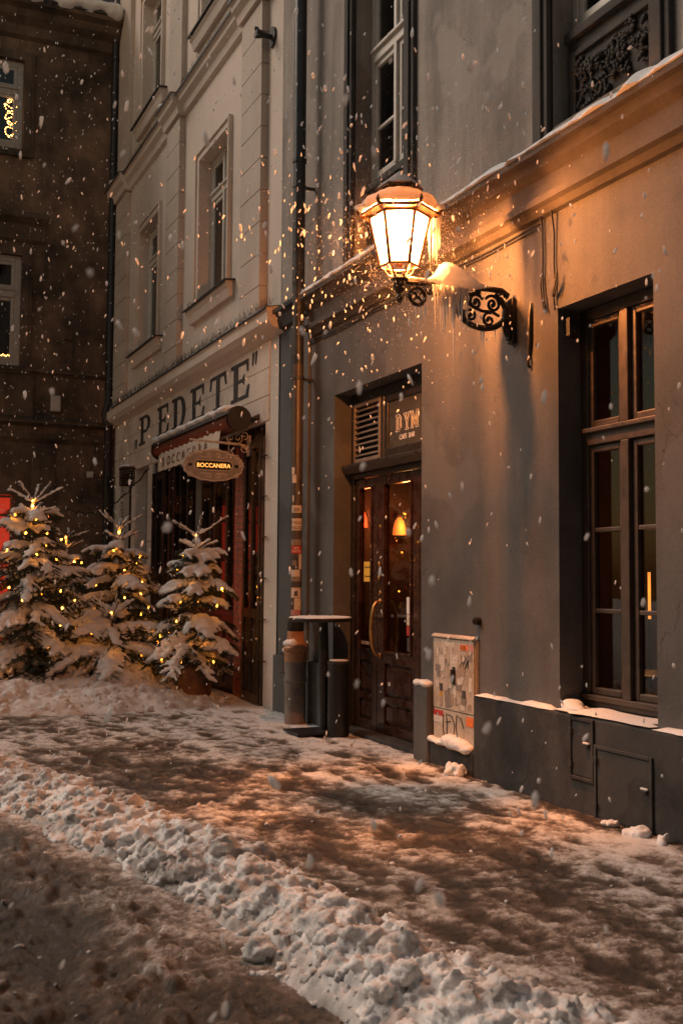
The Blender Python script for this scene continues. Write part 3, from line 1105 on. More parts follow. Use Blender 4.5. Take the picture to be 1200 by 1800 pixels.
P_, R_, D_ = [], [], []
while len(P_) < 800:
    j, i = rc.integers(MX.shape[1]), rc.integers(MX.shape[0])
    if mh[i, j] < 0.02 or MY[i, j] > 12.3:
        continue
    rr = 0.010 + 0.042 * rc.random() ** 4
    P_.append((MX[i, j], MY[i, j], MZ[i, j] + rr * rc.uniform(-0.8, 0.15)))
    R_.append(rr)
    D_.append(float(np.clip(rc.normal(0.1, 0.2), 0, 0.7)))
chunks('mound_chunks', P_, R_, D_, M['snow_mound'], label='lumps of shovelled snow on the mound before the firs', cat='snow')

# ================================================================== UNSEEN BUILDINGS ADDED FOR SHADE, ACROSS THE STREET AND BEHIND THE CAMERA
t = thing('shade_building', (-6.0, -2.0, 0), 'plain dark building across the street, unseen, added to shade the cafe wall', 'building')
G().box(-16.0, -6.0, -14.0, 6.6, -0.1, 13.0).build('wall', M['grey_up'], t)
G().box(-16.3, -5.6, -14.3, 6.9, 13.0, 13.3).build('roof', M['roof'], t)
t = thing('shade_building', (-1.0, -14.0, 0), 'plain dark building closing the street behind the camera, unseen, added to block sky light', 'building')
G().box(-5.9, 3.9, -22.0, -14.0, -0.1, 13.0).build('wall', M['grey_up'], t)
G().box(-5.5, 3.6, -22.2, -13.7, 13.0, 13.3).build('roof', M['roof'], t)

# ================================================================== GREY CAFE BUILDING
gb = thing('cafe_building', (4.0, 6.0, 0), 'grey rendered cafe building with a dark plinth and street lantern on its wall', 'building')
DOOR = (7.43, 9.13, -0.1, 3.09)
WIN = (4.72, 5.62, 0.61, 3.11)
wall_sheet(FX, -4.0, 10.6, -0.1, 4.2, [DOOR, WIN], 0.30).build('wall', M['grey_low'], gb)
UW1 = (7.70, 8.73, 4.30, 7.7)
UW2 = (4.70, 5.68, 4.30, 7.7)
UW3 = (1.6, 2.6, 4.30, 7.7)
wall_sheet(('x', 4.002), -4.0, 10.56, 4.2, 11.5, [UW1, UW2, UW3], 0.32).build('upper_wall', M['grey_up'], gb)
g = G()
g.quad((4.0, -4.0, -0.1), (12, -4.0, -0.1), (12, -4.0, 11.5), (4.0, -4.0, 11.5))
g.quad((12, -4.0, -0.1), (12, 10.55, -0.1), (12, 10.55, 11.5), (12, -4.0, 11.5))
g.quad((4.01, 10.55, -0.1), (12, 10.55, -0.1), (12, 10.55, 11.5), (4.01, 10.55, 11.5))
g.build('rear_wall', M['grey_low'], gb)
G().box(3.7, 12.1, -4.1, 10.55, 11.5, 11.7).build('roof', M['roof'], gb)
# plinth with a gap for the meter cabinet
g = G(FX)
g.box(-4.0, 6.56, -0.05, 0.060, -0.1, 0.590)
g.box(6.56, 7.19, -0.05, 0.058, -0.1, 0.195)
g.build('plinth', M['plinth'], gb, bev=0.018, seg=3)
g = G(FX)
g.box(9.13, 10.58, -0.05, 0.045, -0.1, 0.60)
g.build('plinth', M['grey_low'], gb, bev=0.012)
g = G(FX)
g.box(7.19, 7.43, -0.05, 0.075, -0.1, 0.60)
st = g.build('plinth_stub', M['grey_low'], gb, bev=0.03, seg=3)
# cornice between the storeys
prof = [(-0.05, 4.26), (0.0, 4.26), (0.03, 4.225), (0.17, 4.125), (0.17, 4.085), (0.13, 4.075), (0.11, 4.02), (0.055, 3.975), (0.05, 3.86), (0.095, 3.845), (0.095, 3.80),
        (0.06, 3.785), (0.035, 3.745), (0.0, 3.735), (-0.05, 3.735)]
g = G(FX)
g.prism(prof, -4.0, 9.665)
g.build('cornice', M['cornice'], gb)
g = G(FX)
g.prism([(-0.05, 4.22), (0.0, 4.22), (0.12, 4.175), (0.12, 4.14), (0.10, 4.135), (0.05, 3.99), (0.0, 3.985), (-0.05, 3.985)], 9.70, 10.49)
g.build('cornice', M['cornice'], gb)
g = G(FX)
g.prism([(0.121, 4.182), (0.132, 4.178), (0.132, 4.135), (0.121, 4.135)], 9.70, 10.50)
g.build('flashing', M['lead'], gb)
# shallow pilaster strip left of the downpipe
g = G(FX)
g.box(9.72, 10.22, -0.02, 0.025, 0.60, 3.985)
g.build('pilaster', M['grey_low'], gb, bev=0.006)

# upper windows with dark stepped casings, aprons
for (a0, a1, zb, zt), carved in ((UW1, False), (UW2, True), (UW3, False)):
    for (b0, b1) in ((a0 - 0.17, a0), (a1, a1 + 0.17)):
        g = G(('x', 4.0))
        g.box(b0, b1, -0.02, 0.035, 4.235, 7.87)
        g.box(b0 + 0.045, b1 - 0.045, 0.035, 0.055, 4.235, 7.84)
        g.build('casing', M['grey_trim'], gb, bev=0.008)
    g = G(('x', 4.0))
    g.box(a0 - 0.17, a1 + 0.17, -0.02, 0.04, 7.871, 8.05)
    g.build('casing', M['grey_trim'], gb, bev=0.008)
    window(gb, ('x', 4.0), a0, a1, 4.95, 7.69, -0.17, [5.46], (6.08, 6.20), 1, M['white_frame'], M['glass'])
    g = G(('x', 4.0))
    g.box(a0 + 0.002, a1 - 0.002, -0.30, -0.14, 4.295, 4.88)
    g.box(a0 + 0.003, a1 - 0.003, -0.14, -0.10, 4.88, 4.945)
    ap = g.build('apron', M['grey_trim'], gb, bev=0.006)
    g = G(('x', 4.0))
    for q in ((a0 + 0.03, a0 + 0.10, 4.34, 4.80), (a1 - 0.10, a1 - 0.03, 4.34, 4.80), (a0 + 0.10, a1 - 0.10, 4.34, 4.38), (a0 + 0.10, a1 - 0.10, 4.76, 4.80)):
        g.box(q[0], q[1], -0.14, -0.115, q[2], q[3])
    g.build('panel_frame', M['grey_trim'], ap, bev=0.005)
    if carved:
        g = G()
        for k in range(95):
            ca, cz = random.uniform(a0 + 0.13, a1 - 0.13), random.uniform(4.41, 4.73)
            an = random.uniform(0, 6.28)
            for j in range(3):
                g.ball((4.0 + 0.128 - 0.012 * j, ca + 0.02 * j * math.cos(an), cz + 0.02 * j * math.sin(an)), 0.022 - 0.004 * j, 1, (0.8, 0.7 + 0.5 * abs(math.cos(an)), 0.7 + 0.5 * abs(math.sin(an))))
        g.build('carved_foliage', M['grey_trim'], ap, smooth=True, kind='stuff')

# big ground floor window
window(gb, FX, 4.72, 5.62, 0.615, 3.105, -0.17, [1.205, 1.705], (2.235, 2.345), 1, M['brown_frame'], M['glass_clear'], fw=0.075, sw=0.045, mull=0.075)
g = G(FX)
g.box(4.722, 5.618, -0.166, -0.145, 0.655, 0.69)
g.build('sill', M['brown_frame'], gb, bev=0.004)

# cafe door
d0 = -0.17
g = G(FX)
g.box(9.06, 9.128, d0 - 0.10, d0, 0.0, 3.085).box(7.432, 7.50, d0 - 0.10, d0, 0.0, 3.085).box(7.50, 9.06, d0 - 0.10, d0, 3.0, 3.085)
g.box(7.50, 9.06, d0 - 0.10, d0 + 0.02, 2.30, 2.345)
g.prism([(d0, 2.346), (d0 + 0.07, 2.346), (d0 + 0.10, 2.40), (d0 + 0.10, 2.43), (d0, 2.45)], 7.435, 9.127)
g.box(8.44, 8.50, d0 - 0.08, d0 + 0.005, 2.45, 3.0)
fr = g.build('door_frame', M['wood_dark'], gb, bev=0.006)
g = G(FX)
g.box(8.50, 8.535, d0 - 0.04, d0 + 0.012, 2.452, 2.998).box(9.025, 9.06, d0 - 0.04, d0 + 0.012, 2.452, 2.998)
g.box(8.535, 9.025, d0 - 0.04, d0 + 0.012, 2.452, 2.485).box(8.535, 9.025, d0 - 0.04, d0 + 0.012, 2.965, 2.998)
lv = g.build('louvre', M['louvre'], gb, bev=0.004)
first = None
for k in range(9):
    if first is None:
        g = G(FX)
        zz = 2.505
        g.prism([(d0 - 0.035, zz + 0.030), (d0 - 0.031, zz + 0.036), (d0 + 0.012, zz + 0.006), (d0 + 0.008, zz)], 8.536, 9.024)
        first = g.build('slat', M['louvre'], lv)
    else:
        dup(first, 0, 0, 0.0515 * k)
g = G(FX)
g.box(8.536, 9.024, d0 - 0.08, d0 - 0.07, 2.49, 2.96)
g.build('back_board', M['black_print'], lv)
g = G(FX)
g.box(7.502, 8.438, d0 - 0.03, d0 - 0.015, 2.452, 2.998)
tb = g.build('transom_board', M['board'], gb)
g = G(FX)
g.box(7.502, 8.438, d0 - 0.015, d0 + 0.0, 2.452, 2.52).box(7.502, 8.438, d0 - 0.015, d0, 2.93, 2.998).box(8.37, 8.438, d0 - 0.015, d0, 2.52, 2.93)
g.build('board_frame', M['wood_dark'], tb, bev=0.004)


def glyph_slab(ch):
    """slab-serif capitals on a 1-high grid as butted pieces"""
    R = lambda a, b, c, d: [(a, c), (b, c), (b, d), (a, d)]
    arc = lambda cx, cy, rx0, ry0, rx1, ry1, n=10: [[(cx + rx0 * math.sin(t0), cy + ry0 * math.cos(t0)), (cx + rx1 * math.sin(t0), cy + ry1 * math.cos(t0)),
                                                    (cx + rx1 * math.sin(t1), cy + ry1 * math.cos(t1)), (cx + rx0 * math.sin(t1), cy + ry0 * math.cos(t1))]
                                                   for t0, t1 in ((math.pi * k / n, math.pi * (k + 1) / n) for k in range(n))]
    if ch == 'P':
        return [R(0, .46, 0, .10), R(.13, .33, .10, .90), R(0, .50, .90, 1), R(.33, .50, .40, .49)] + arc(.50, .70, .16, .20, .36, .30)
    if ch == 'E':
        return [R(0, .82, 0, .10), [(.68, .10), (.82, .10), (.86, .33), (.76, .33)], R(.13, .33, .10, .90), R(0, .80, .90, 1), [(.70, .90), (.80, .90), (.80, .68), (.74, .68)],
                R(.33, .52, .46, .55), [(.52, .55), (.52, .46), (.62, .36), (.62, .66)]]
    if ch == 'D':
        return [R(0, .46, 0, .10), R(.13, .33, .10, .90), R(0, .46, .90, 1)] + arc(.46, .5, .20, .40, .40, .50, 14)
    if ch == 'T':
        return [R(.20, .68, 0, .10), R(.34, .54, .10, .90), R(0, .88, .90, 1), [(0, .90), (.10, .90), (.04, .64), (-.04, .64)], [(.78, .90), (.88, .90), (.92, .64), (.84, .64)]]


def outline_text(gl, y_left, zb, h, X, wd):
    """thin outlined capitals D Y M"""
    P = {'D': [[(0, 0), (.5, 0), (.8, .2), (.8, .8), (.5, 1), (0, 1), (0, .9), (.12, .9), (.12, .1), (0, .1), (0, 0)], [(.3, .12), (.45, .12), (.6, .25), (.6, .75), (.45, .88), (.3, .88), (.3, .12)]],
         'Y': [[(.28, 0), (.68, 0), (.68, .1), (.56, .1), (.56, .42), (.86, .9), (.95, .9), (.95, 1), (.6, 1), (.6, .9), (.68, .9), (.5, .58), (.3, .9), (.38, .9), (.38, 1), (0, 1), (0, .9), (.1, .9), (.4, .42), (.4, .1), (.28, .1), (.28, 0)]],
         'M': [[(0, 0), (.3, 0), (.3, .1), (.22, .1), (.22, .7), (.5, .15), (.78, .7), (.78, .1), (.68, .1), (.68, 0), (1.05, 0), (1.05, .1), (.96, .1), (.96, .9), (1.05, .9), (1.05, 1), (.78, 1), (.52, .45), (.25, 1), (0, 1), (0, .9), (.08, .9), (.08, .1), (0, .1), (0, 0)]]}
    for ch in P[gl]:
        pass
    g = G()
    for loop in P[gl]:
        g.tube([(X, y_left - a * wd, zb + z * h) for a, z in loop], 0.0036, 5)
    return g


for ch, yl in (('D', 8.235), ('Y', 8.09), ('M', 7.955)):
    outline_text(ch, yl, 2.648, 0.145, 4.183, 0.125).build('lettering', M['white_print'], tb)
text_geo('CAFE  BAR', 0.062, (4.184, 8.17, 2.575), XR, UP, 0.002, width=0.95).build('lettering', M['white_print'], tb)


def leaf(a0, a1, st):
    """glazed door leaf > rails, pane, panels"""
    g = G(FX)
    z0, z1 = 0.06, 2.295
    gb0, gt = 0.76, 2.21
    g.box(a0, a0 + st, d0 - 0.06, d0 - 0.01, z0, z1).box(a1 - st, a1, d0 - 0.06, d0 - 0.01, z0, z1)
    g.box(a0 + st, a1 - st, d0 - 0.06, d0 - 0.01, gt, z1).box(a0 + st, a1 - st, d0 - 0.06, d0 - 0.01, 0.66, gb0)
    g.box(a0 + st, a1 - st, d0 - 0.06, d0 - 0.01, 0.32, 0.38).box(a0 + st, a1 - st, d0 - 0.06, d0 - 0.01, z0, 0.14)
    L = g.build('door', M['wood'], gb, bev=0.006)
    g = G(FX)
    g.box(a0 + st - 0.005, a1 - st + 0.005, d0 - 0.038, d0 - 0.034, gb0 - 0.005, gt + 0.005)
    g.build('pane', M['glass_clear'], L)
    for (q0, q1) in ((0.14, 0.32), (0.38, 0.66)):
        g = G(FX)
        g.box(a0 + st - 0.004, a1 - st + 0.004, d0 - 0.055, d0 - 0.035, q0 - 0.004, q1 + 0.004)
        g.box(a0 + st + 0.03, a1 - st - 0.03, d0 - 0.035, d0 - 0.018, q0 + 0.025, q1 - 0.025)
        g.build('panel', M['wood'], L, bev=0.01)
    g = G(FX)
    for (q0, q1, w0, w1) in ((a0 + st - 0.012, a0 + st + 0.012, gb0, gt), (a1 - st - 0.012, a1 - st + 0.012, gb0, gt)):
        g.box(q0, q1, d0 - 0.01, d0 + 0.004, w0 - 0.01, w1 + 0.01)
    g.box(a0 + st + 0.012, a1 - st - 0.012, d0 - 0.01, d0 + 0.004, gb0 - 0.012, gb0 + 0.012)
    g.build('beading', M['wood'], L, bev=0.003)
    return L


L1 = leaf(8.585, 9.055, 0.105)
L2 = leaf(7.80, 8.575, 0.135)
L3 = leaf(7.505, 7.79, 0.05)
g = G(FX)
hp = []
for k in range(17):
    t = k / 16
    hp.append((8.50 - 0.005 * math.sin(t * 6), d0 + 0.035 + 0.05 * math.sin(math.pi * t) ** 0.5, 1.19 - 0.46 * t))
g.tube([(8.50, d0 - 0.01, 1.195)] + hp + [(8.50, d0 - 0.01, 0.725)], [0.014] + [0.012 + 0.007 * math.sin(math.pi * k / 16) for k in range(17)] + [0.014], 10)
g.ball((4.0 - d0 - 0.0, 8.50, 1.195), 0.026, 2, (0.5, 1, 1))
g.ball((4.0 - d0 - 0.0, 8.50, 0.725), 0.026, 2, (0.5, 1, 1))
g.build('handle', M['brass'], L2, smooth=True)
for zz in (1.40, 1.52):
    g = G(FX)
    g.ball((4.17, 8.525, zz), 0.022, 2, (0.5, 1, 1))
    g.build('lock', M['brass'], L2, smooth=True)
g = G(FX)
g.box(8.725, 8.90, d0 - 0.034, d0 - 0.031, 1.365, 1.545)
nt_ = g.build('notice', M['yellow'], L1)
for tx_, zz in (('Come inside!', 1.488), ('Drzwi otwarte', 1.405)):
    text_geo(tx_, 0.026, (4.2005, 8.885, zz), XR, UP, 0.001).build('lettering', M['black_print'], L1)
text_geo('SELF SERVICE', 0.042, (4.2005, 8.945, 0.80), XR, UP, 0.001).build('lettering', M['white_print'], L1)
for (b0, b1, q0, q1, mm) in ((7.96, 8.06, 1.10, 1.24, 'white_print'), (7.96, 8.06, 1.005, 1.095, 'st_pale'), (7.96, 8.06, 0.92, 1.0, 'st_red'), (7.97, 8.05, 0.79, 0.90, 'st_dk')):
    g = G(FX)
    g.box(b0, b1, d0 - 0.034, d0 - 0.031, q0, q1)
    g.build('notice', M[mm], L2)
g = G()
for k in range(24):
    pass
g.tube([(4.195, 7.66 + 0.055 * math.sin(k / 24 * 6.2832), 0.85 + 0.055 * math.cos(k / 24 * 6.2832)) for k in range(25)], 0.006, 5)
g.build('round_sticker', M['white_print'], L3)
g = G(FX)
g.box(7.44, 9.12, d0 - 0.20, -0.02, -0.05, 0.055)
g.build('threshold', M['plinth'], gb, bev=0.01)

# cafe interior: walls of one dark red room
g = G()
g.quad((4.31, 10.5, 0.04), (7.2, 10.5, 0.04), (7.2, 10.5, 3.3), (4.31, 10.5, 3.3))
g.quad((7.2, 4.0, 0.04), (7.2, 10.5, 0.04), (7.2, 10.5, 3.3), (7.2, 4.0, 3.3))
g.quad((4.31, 4.0, 0.04), (7.2, 4.0, 0.04), (7.2, 4.0, 3.3), (4.31, 4.0, 3.3))
g.quad((4.31, 4.0, 3.3), (7.2, 4.0, 3.3), (7.2, 10.5, 3.3), (4.31, 10.5, 3.3))
rm = g.build('cafe_room', M['room'], gb)
G().quad((4.31, 4.0, 0.04), (7.2, 4.0, 0.04), (7.2, 10.5, 0.04), (4.31, 10.5, 0.04)).build('floor', M['room_floor'], rm)


def point(name, loc, w, col, r, parent=None):
    d = bpy.data.lights.new(name, 'POINT')
    d.energy = w
    d.color = col
    d.shadow_soft_size = r
    o = bpy.data.objects.new(name, d)
    COL.objects.link(o)
    if parent:
        o.parent = parent
        o.location = Vector(loc) - Vector(root_of(parent).location)
    else:
        o.location = loc
    return o


for lx, lz, mm, lab, cl_, w_ in ((4.86, 2.0, 'red_glow', 'glowing red wall lamp inside the cafe, seen through the left door leaf', (1, .16, .05), 4),
                                (5.32, 1.93, 'amber_glow', 'glowing amber wall lamp inside the cafe, seen through the right door leaf', (1, .42, .12), 6)):
    t = thing('wall_lamp', (lx, 10.38, lz), lab, 'lamp', 'wall lamps inside the cafe')
    G().lathe((lx, 10.38, lz), [(0.075, -0.07), (0.070, 0.0), (0.05, 0.08), (0.02, 0.12)], 14, caps=False).build('lamp_shade', M[mm], t, smooth=True)
    G().box(lx - 0.04, lx + 0.04, 10.34, 10.47, lz + 0.118, lz + 0.14).build('cap', M['wood_dark'], t)
    point('lamp_light', (lx, 10.16, lz + 0.05), w_, cl_, 0.07, t)
t = thing('tube_lamp', (5.9, 7.05, 0.04), 'upright amber tube lamp glowing behind the lower window panes', 'lamp')
G().lathe((5.9, 7.05, 1.08), [(0.012, 0), (0.012, 0.38)], 8).build('tube', M['neon'], t)
G().lathe((5.9, 7.05, 0.04), [(0.14, 0), (0.14, 0.03), (0.02, 0.05), (0.02, 1.04)], 12).build('stand', M['black_metal'], t)
point('lamp_light', (5.8, 6.95, 1.3), 1.0, (1, .42, .12), 0.06, t)
for i, (tx_, ty_, lab) in enumerate(((4.95, 5.75, 'small dark cafe table by the window, nearer the door'), (5.2, 4.7, 'small dark cafe table by the window, farther from the door'))):
    t = thing('cafe_table', (tx_, ty_, 0.04), lab, 'table')
    G().lathe((tx_, ty_, 0.04), [(0.30, 0.70), (0.30, 0.735)], 20).build('tabletop', M['wood'], t)
    G().lathe((tx_, ty_, 0.04), [(0.18, 0.0), (0.18, 0.02), (0.03, 0.04), (0.03, 0.70)], 12).build('pedestal', M['black_metal'], t)

# hatches in the plinth
for (a0, a1, z0, z1, lab) in ((5.22, 5.41, 0.235, 0.56, 'small'), (4.71, 5.17, 0.03, 0.42, 'big')):
    g = G(FX)
    g.box(a0 - 0.022, a0, 0.058, 0.074, z0 - 0.022, z1 + 0.022).box(a1, a1 + 0.022, 0.058, 0.074, z0 - 0.022, z1 + 0.022)
    g.box(a0, a1, 0.058, 0.074, z1, z1 + 0.022).box(a0, a1, 0.058, 0.074, z0 - 0.022, z0)
    h = g.build('hatch', M['plinth'], gb, bev=0.004)
    g = G(FX)
    g.box(a0 + 0.004, a1 - 0.004, 0.056, 0.066, z0 + 0.004, z1 - 0.004)
    g.build('hatch_door', M['plinth'], h, bev=0.003)
    g = G(FX)
    zc = (z0 + z1) / 2 + 0.03
    g.box(a0 + 0.012, a0 + 0.055, 0.066, 0.085, zc - 0.008, zc + 0.008)
    g.build('latch', M['steel_dark'], h, bev=0.003)
    for hz in (z0 + 0.05, z1 - 0.08):
        g = G(FX)
        g.box(a1 - 0.012, a1 + 0.016, 0.074, 0.082, hz, hz + 0.035)
        g.build('hinge', M['steel_dark'], h, bev=0.002)
    g = G(FX)
    for k in range(5):
        g.ball((4.0 - 0.079, a0 + 0.014 + 0.01 * k, zc + 0.012), 0.011, 1, (0.9, 1, 0.7))
    g.build('snow_pat', M['snow'], origin=(3.92, a0 + 0.03, zc), label='dab of snow on the latch of the %s plinth hatch' % lab, cat='snow')

# small fittings on the grey wall
t = thing('sensor_box', (4.06, 5.60, 2.99), 'small grey box fixed in the top corner of the window reveal', 'box')
G().box(4.045, 4.125, 5.56, 5.618, 2.93, 3.05).build('housing', M['steel_dark'], t, bev=0.006)
G().ball((4.085, 5.56, 2.965), 0.014, 2).build('lens', M['black_print'], t)
t = thing('wall_bolt', (3.98, 6.57, 1.10), 'round dark bolt head on the wall above the cabinet', 'bolt')
G().tube([(4.005, 6.57, 1.10), (3.96, 6.57, 1.10)], [0.03, 0.026], 14).build('head', M['iron'], t, smooth=True)
G().tube([(3.962, 6.57, 1.10), (3.945, 6.57, 1.10)], [0.012, 0.010], 8).build('stud', M['iron'], t)
t = thing('wall_hook', (3.98, 5.91, 3.0), 'long flat iron tie hanging on the wall beside the lantern bracket', 'hook')
G().tube([(3.99, 5.90, 3.215), (3.985, 5.905, 3.15), (3.985, 5.912, 3.05), (3.985, 5.915, 2.93), (3.985, 5.918, 2.86)], [0.004, 0.012, 0.019, 0.017, 0.006], 8).build('tie', M['iron'], t)
G().tube([(3.995, 5.918, 2.87), (3.975, 5.918, 2.83), (3.975, 5.918, 2.80), (3.992, 5.918, 2.785)], 0.010, 8).build('curl', M['iron'], t)
g = G()
g.tube([(3.955, 5.775, 3.84), (3.985, 5.765, 3.7), (3.985, 5.76, 3.5), (3.985, 5.765, 3.36), (3.985, 5.755, 3.25), (3.98, 5.735, 3.15), (3.985, 5.72, 3.11)], 0.0065, 6)
g.tube([(3.985, 5.765, 3.37), (3.985, 5.785, 3.30), (3.985, 5.772, 3.2), (3.98, 5.742, 3.13)], 0.006, 6)
g.build('loose_cable', M['wire'], origin=(3.98, 5.77, 3.84), label='dangling black cable with a split end, nearer the lantern', cat='cable', group='loose cables on the grey wall')
g = G()
g.tube([(3.955, 5.64, 3.84), (3.985, 5.635, 3.6), (3.985, 5.64, 3.4), (3.985, 5.628, 3.3), (3.98, 5.64, 3.2), (3.985, 5.63, 3.10)], 0.0065, 6)
g.tube([(3.98, 5.636, 3.19), (3.965, 5.605, 3.24), (3.96, 5.585, 3.28), (3.96, 5.575, 3.33)], [0.012, 0.010, 0.006, 0.003], 6)
g.tube([(3.975, 5.62, 3.21), (3.965, 5.60, 3.20), (3.96, 5.57, 3.275)], [0.008, 0.006, 0.003], 6)
g.build('loose_cable', M['wire'], origin=(3.98, 5.64, 3.84), label='dangling black cable with a frayed twist at the window corner', cat='cable', group='loose cables on the grey wall')
g = G()
pts_ = [(3.985, 10.0 - 0.35 * k, 3.70 + 0.006 * math.sin(k * 1.7)) for k in range(13)]
g.tube(pts_, 0.006, 6)
g.tube([(p[0] + 0.004, p[1], p[2] - 0.022) for p in pts_], 0.005, 6)
g.build('surface_cable', M['wire'], origin=(3.98, 8, 3.7), label='pair of thin cables running under the cornice moulding', cat='cable')

# meter cabinet in the plinth gap
t = thing('meter_cabinet', (3.97, 6.88, 0.2), 'cream meter cabinet covered with torn stickers and graffiti in the grey wall', 'cabinet')
g = G(FX)
g.box(6.585, 7.18, -0.02, 0.022, 0.20, 0.985)
g.build('body', M['cabinet'], t, bev=0.004)
g = G(FX)
g.box(6.592, 7.173, 0.022, 0.034, 0.442, 0.955)
g.build('door', M['cabinet'], t, bev=0.003)
g = G(FX)
g.box(6.592, 7.173, 0.022, 0.031, 0.205, 0.435)
g.build('lower_panel', M['cabinet'], t, bev=0.003)
g = G(FX)
g.prism([(0.022, 0.99), (0.022, 0.965), (0.045, 0.965), (0.045, 0.972)], 6.58, 7.185)
g.build('rain_strip', M['cabinet'], t)
g = G(FX)
g.box(6.845, 6.885, 0.034, 0.040, 0.63, 0.76).box(6.855, 6.875, 0.040, 0.062, 0.65, 0.74)
g.build('handle', M['steel_dark'], t, bev=0.004)
sr = random.Random(3)
for k in range(46):
    a, z = sr.uniform(6.62, 7.12), sr.uniform(0.47, 0.92)
    w, h = sr.uniform(0.012, 0.05), sr.uniform(0.02, 0.07)
    if abs(a - 6.865) < 0.045 and 0.6 < z < 0.78:
        continue
    g = G(FX)
    an = sr.uniform(-0.15, 0.15)
    poly = [(a + (x * math.cos(an) - y * math.sin(an)), z + (x * math.sin(an) + y * math.cos(an))) for x, y in
            ((-w * sr.uniform(.7, 1), -h * sr.uniform(.7, 1)), (w * sr.uniform(.7, 1), -h), (w, h * sr.uniform(.6, 1)), (-w * sr.uniform(.6, 1), h))]
    g.plate(poly, 0.0342 + k * 0.00004, 0.0352 + k * 0.00004)
    g.build('sticker', M[sr.choice(['st_pale', 'st_pale', 'st_tan', 'cream_paper', 'st_grey', 'cream_paper', 'st_tan', 'st_pale', 'st_grey', 'cabinet'])], t)
for (a0, a1, z0, z1, mm) in ((6.67, 6.775, 0.885, 0.925, 'orange'), (6.60, 6.66, 0.885, 0.935, 'pink'), (7.03, 7.075, 0.57, 0.625, 'dk'), (7.03, 7.08, 0.53, 0.565, 'amber'),
                             (6.70, 6.75, 0.545, 0.60, 'dk'), (6.70, 6.75, 0.495, 0.535, 'grey'), (7.07, 7.115, 0.67, 0.71, 'grey'), (6.93, 6.955, 0.50, 0.60, 'grey')):
    g = G(FX)
    g.box(a0, a1, 0.034, 0.0372, z0, z1)
    g.build('sticker', M['st_' + mm], t)
text_geo('S 76', 0.042, (3.9622, 6.768, 0.891), XR, UP, 0.0006).build('lettering', M['black_print'], t)
for (a0, a1, z0, z1, mm) in ((7.03, 7.17, 0.385, 0.425, 'red'), (7.03, 7.17, 0.335, 0.384, 'pale'), (6.60, 6.695, 0.355, 0.42, 'orange')):
    g = G(FX)
    g.box(a0, a1, 0.031, 0.0335, z0, z1)
    g.build('sticker', M['st_' + mm], t)
g = G()
for pts_ in ([(7.02, .40), (7.03, .30), (7.01, .24)], [(6.98, .41), (6.965, .33), (6.975, .25), (7.0, .25)], [(6.96, .405), (6.90, .40), (6.86, .34), (6.87, .26), (6.95, .25)],
             [(6.83, .41), (6.84, .33), (6.82, .26), (6.79, .22)], [(6.83, .415), (6.77, .40), (6.73, .33)], [(6.99, .35), (6.92, .36)]):
    g.tube([(3.9675, a, z) for a, z in pts_], 0.0045, 5)
for pts_ in ([(6.78, .76), (6.75, .80), (6.76, .85)], [(6.74, .77), (6.70, .83), (6.73, .86)], [(6.72, .75), (6.68, .79)], [(6.69, .79), (6.66, .82), (6.67, .76)]):
    g.tube([(3.9635, a, z) for a, z in pts_], 0.003, 5)
g.build('graffiti', M['black_print'], t)

# ---- downpipe on the cafe building
t = thing('downpipe', (3.85, 9.68, 0.02), 'tall brown downpipe plastered with stickers, clay collar pipe at its foot, on the cafe building', 'drainpipe')
PX, PY = 3.84, 9.66
g = G()
g.lathe((PX, PY, 0), [(0.060, 4.25), (0.060, 11.4)], 18)
for zz in (5.45, 7.2, 9.0):
    g.lathe((PX, PY, zz), [(0.061, 0), (0.070, 0.01), (0.070, 0.05), (0.061, 0.06)], 18, caps=False)
g.build('upper_pipe', M['steel_dark'], t, smooth=True)
G().lathe((PX, PY, 0), [(0.056, 2.42), (0.056, 4.25)], 18).build('middle_pipe', M['steel_dark'], t, smooth=True)
g = G()
PY2 = 9.60
g.tube([(PX, PY, 3.6), (PX, PY, 3.4)], 0.058, 18)
G().lathe((PX - 0.01, PY2 + 0.03, 0), [(0.056, 0.90), (0.056, 3.45)], 20).build('lower_pipe', M['copper'], t, smooth=True)
g.build('joint', M['steel_dark'], t)
for zz in (5.2, 3.3, 1.0):
    g = G()
    g.lathe((PX - (0.01 if zz < 3.4 else 0), PY if zz > 3.4 else PY2 + 0.03, zz), [(0.059, 0), (0.066, 0.006), (0.066, 0.03), (0.059, 0.036)], 18, caps=False)
    g.box(PX + 0.05, 4.0, PY - 0.012, PY + 0.012, zz + 0.004, zz + 0.03)
    g.build('bracket', M['steel_dark'], t)
CX, CY = 3.82, 9.60
G().lathe((CX, CY, 0), [(0.070, 0.885), (0.078, 0.90), (0.080, 0.945), (0.078, 0.985), (0.062, 1.0)], 22).build('rubber_collar', M['black_metal'], t, smooth=True)
G().lathe((CX, CY, 0), [(0.105, 0.70), (0.118, 0.715), (0.118, 0.735), (0.105, 0.75), (0.088, 0.80), (0.080, 0.84), (0.080, 0.887), (0.07, 0.888)], 22, caps=False).build('clay_socket', M['clay'], t, smooth=True)
G().lathe((CX, CY, 0), [(0.105, 0.60), (0.107, 0.70)], 22).build('clay_neck', M['clay'], t, smooth=True)
G().lathe((CX, CY, 0), [(0.100, -0.02), (0.102, 0.41), (0.110, 0.42), (0.110, 0.435), (0.104, 0.45), (0.104, 0.60)], 22).build('clay_pipe', M['clay_grey'], t, smooth=True)
g = G()
g.box(3.735, 3.80, 9.655, 9.72, 0.49, 0.68)
g.box(3.725, 3.735, 9.648, 9.727, 0.485, 0.50).box(3.725, 3.735, 9.648, 9.727, 0.655, 0.67)
g.build('inspection_door', M['copper'], t, bev=0.006)
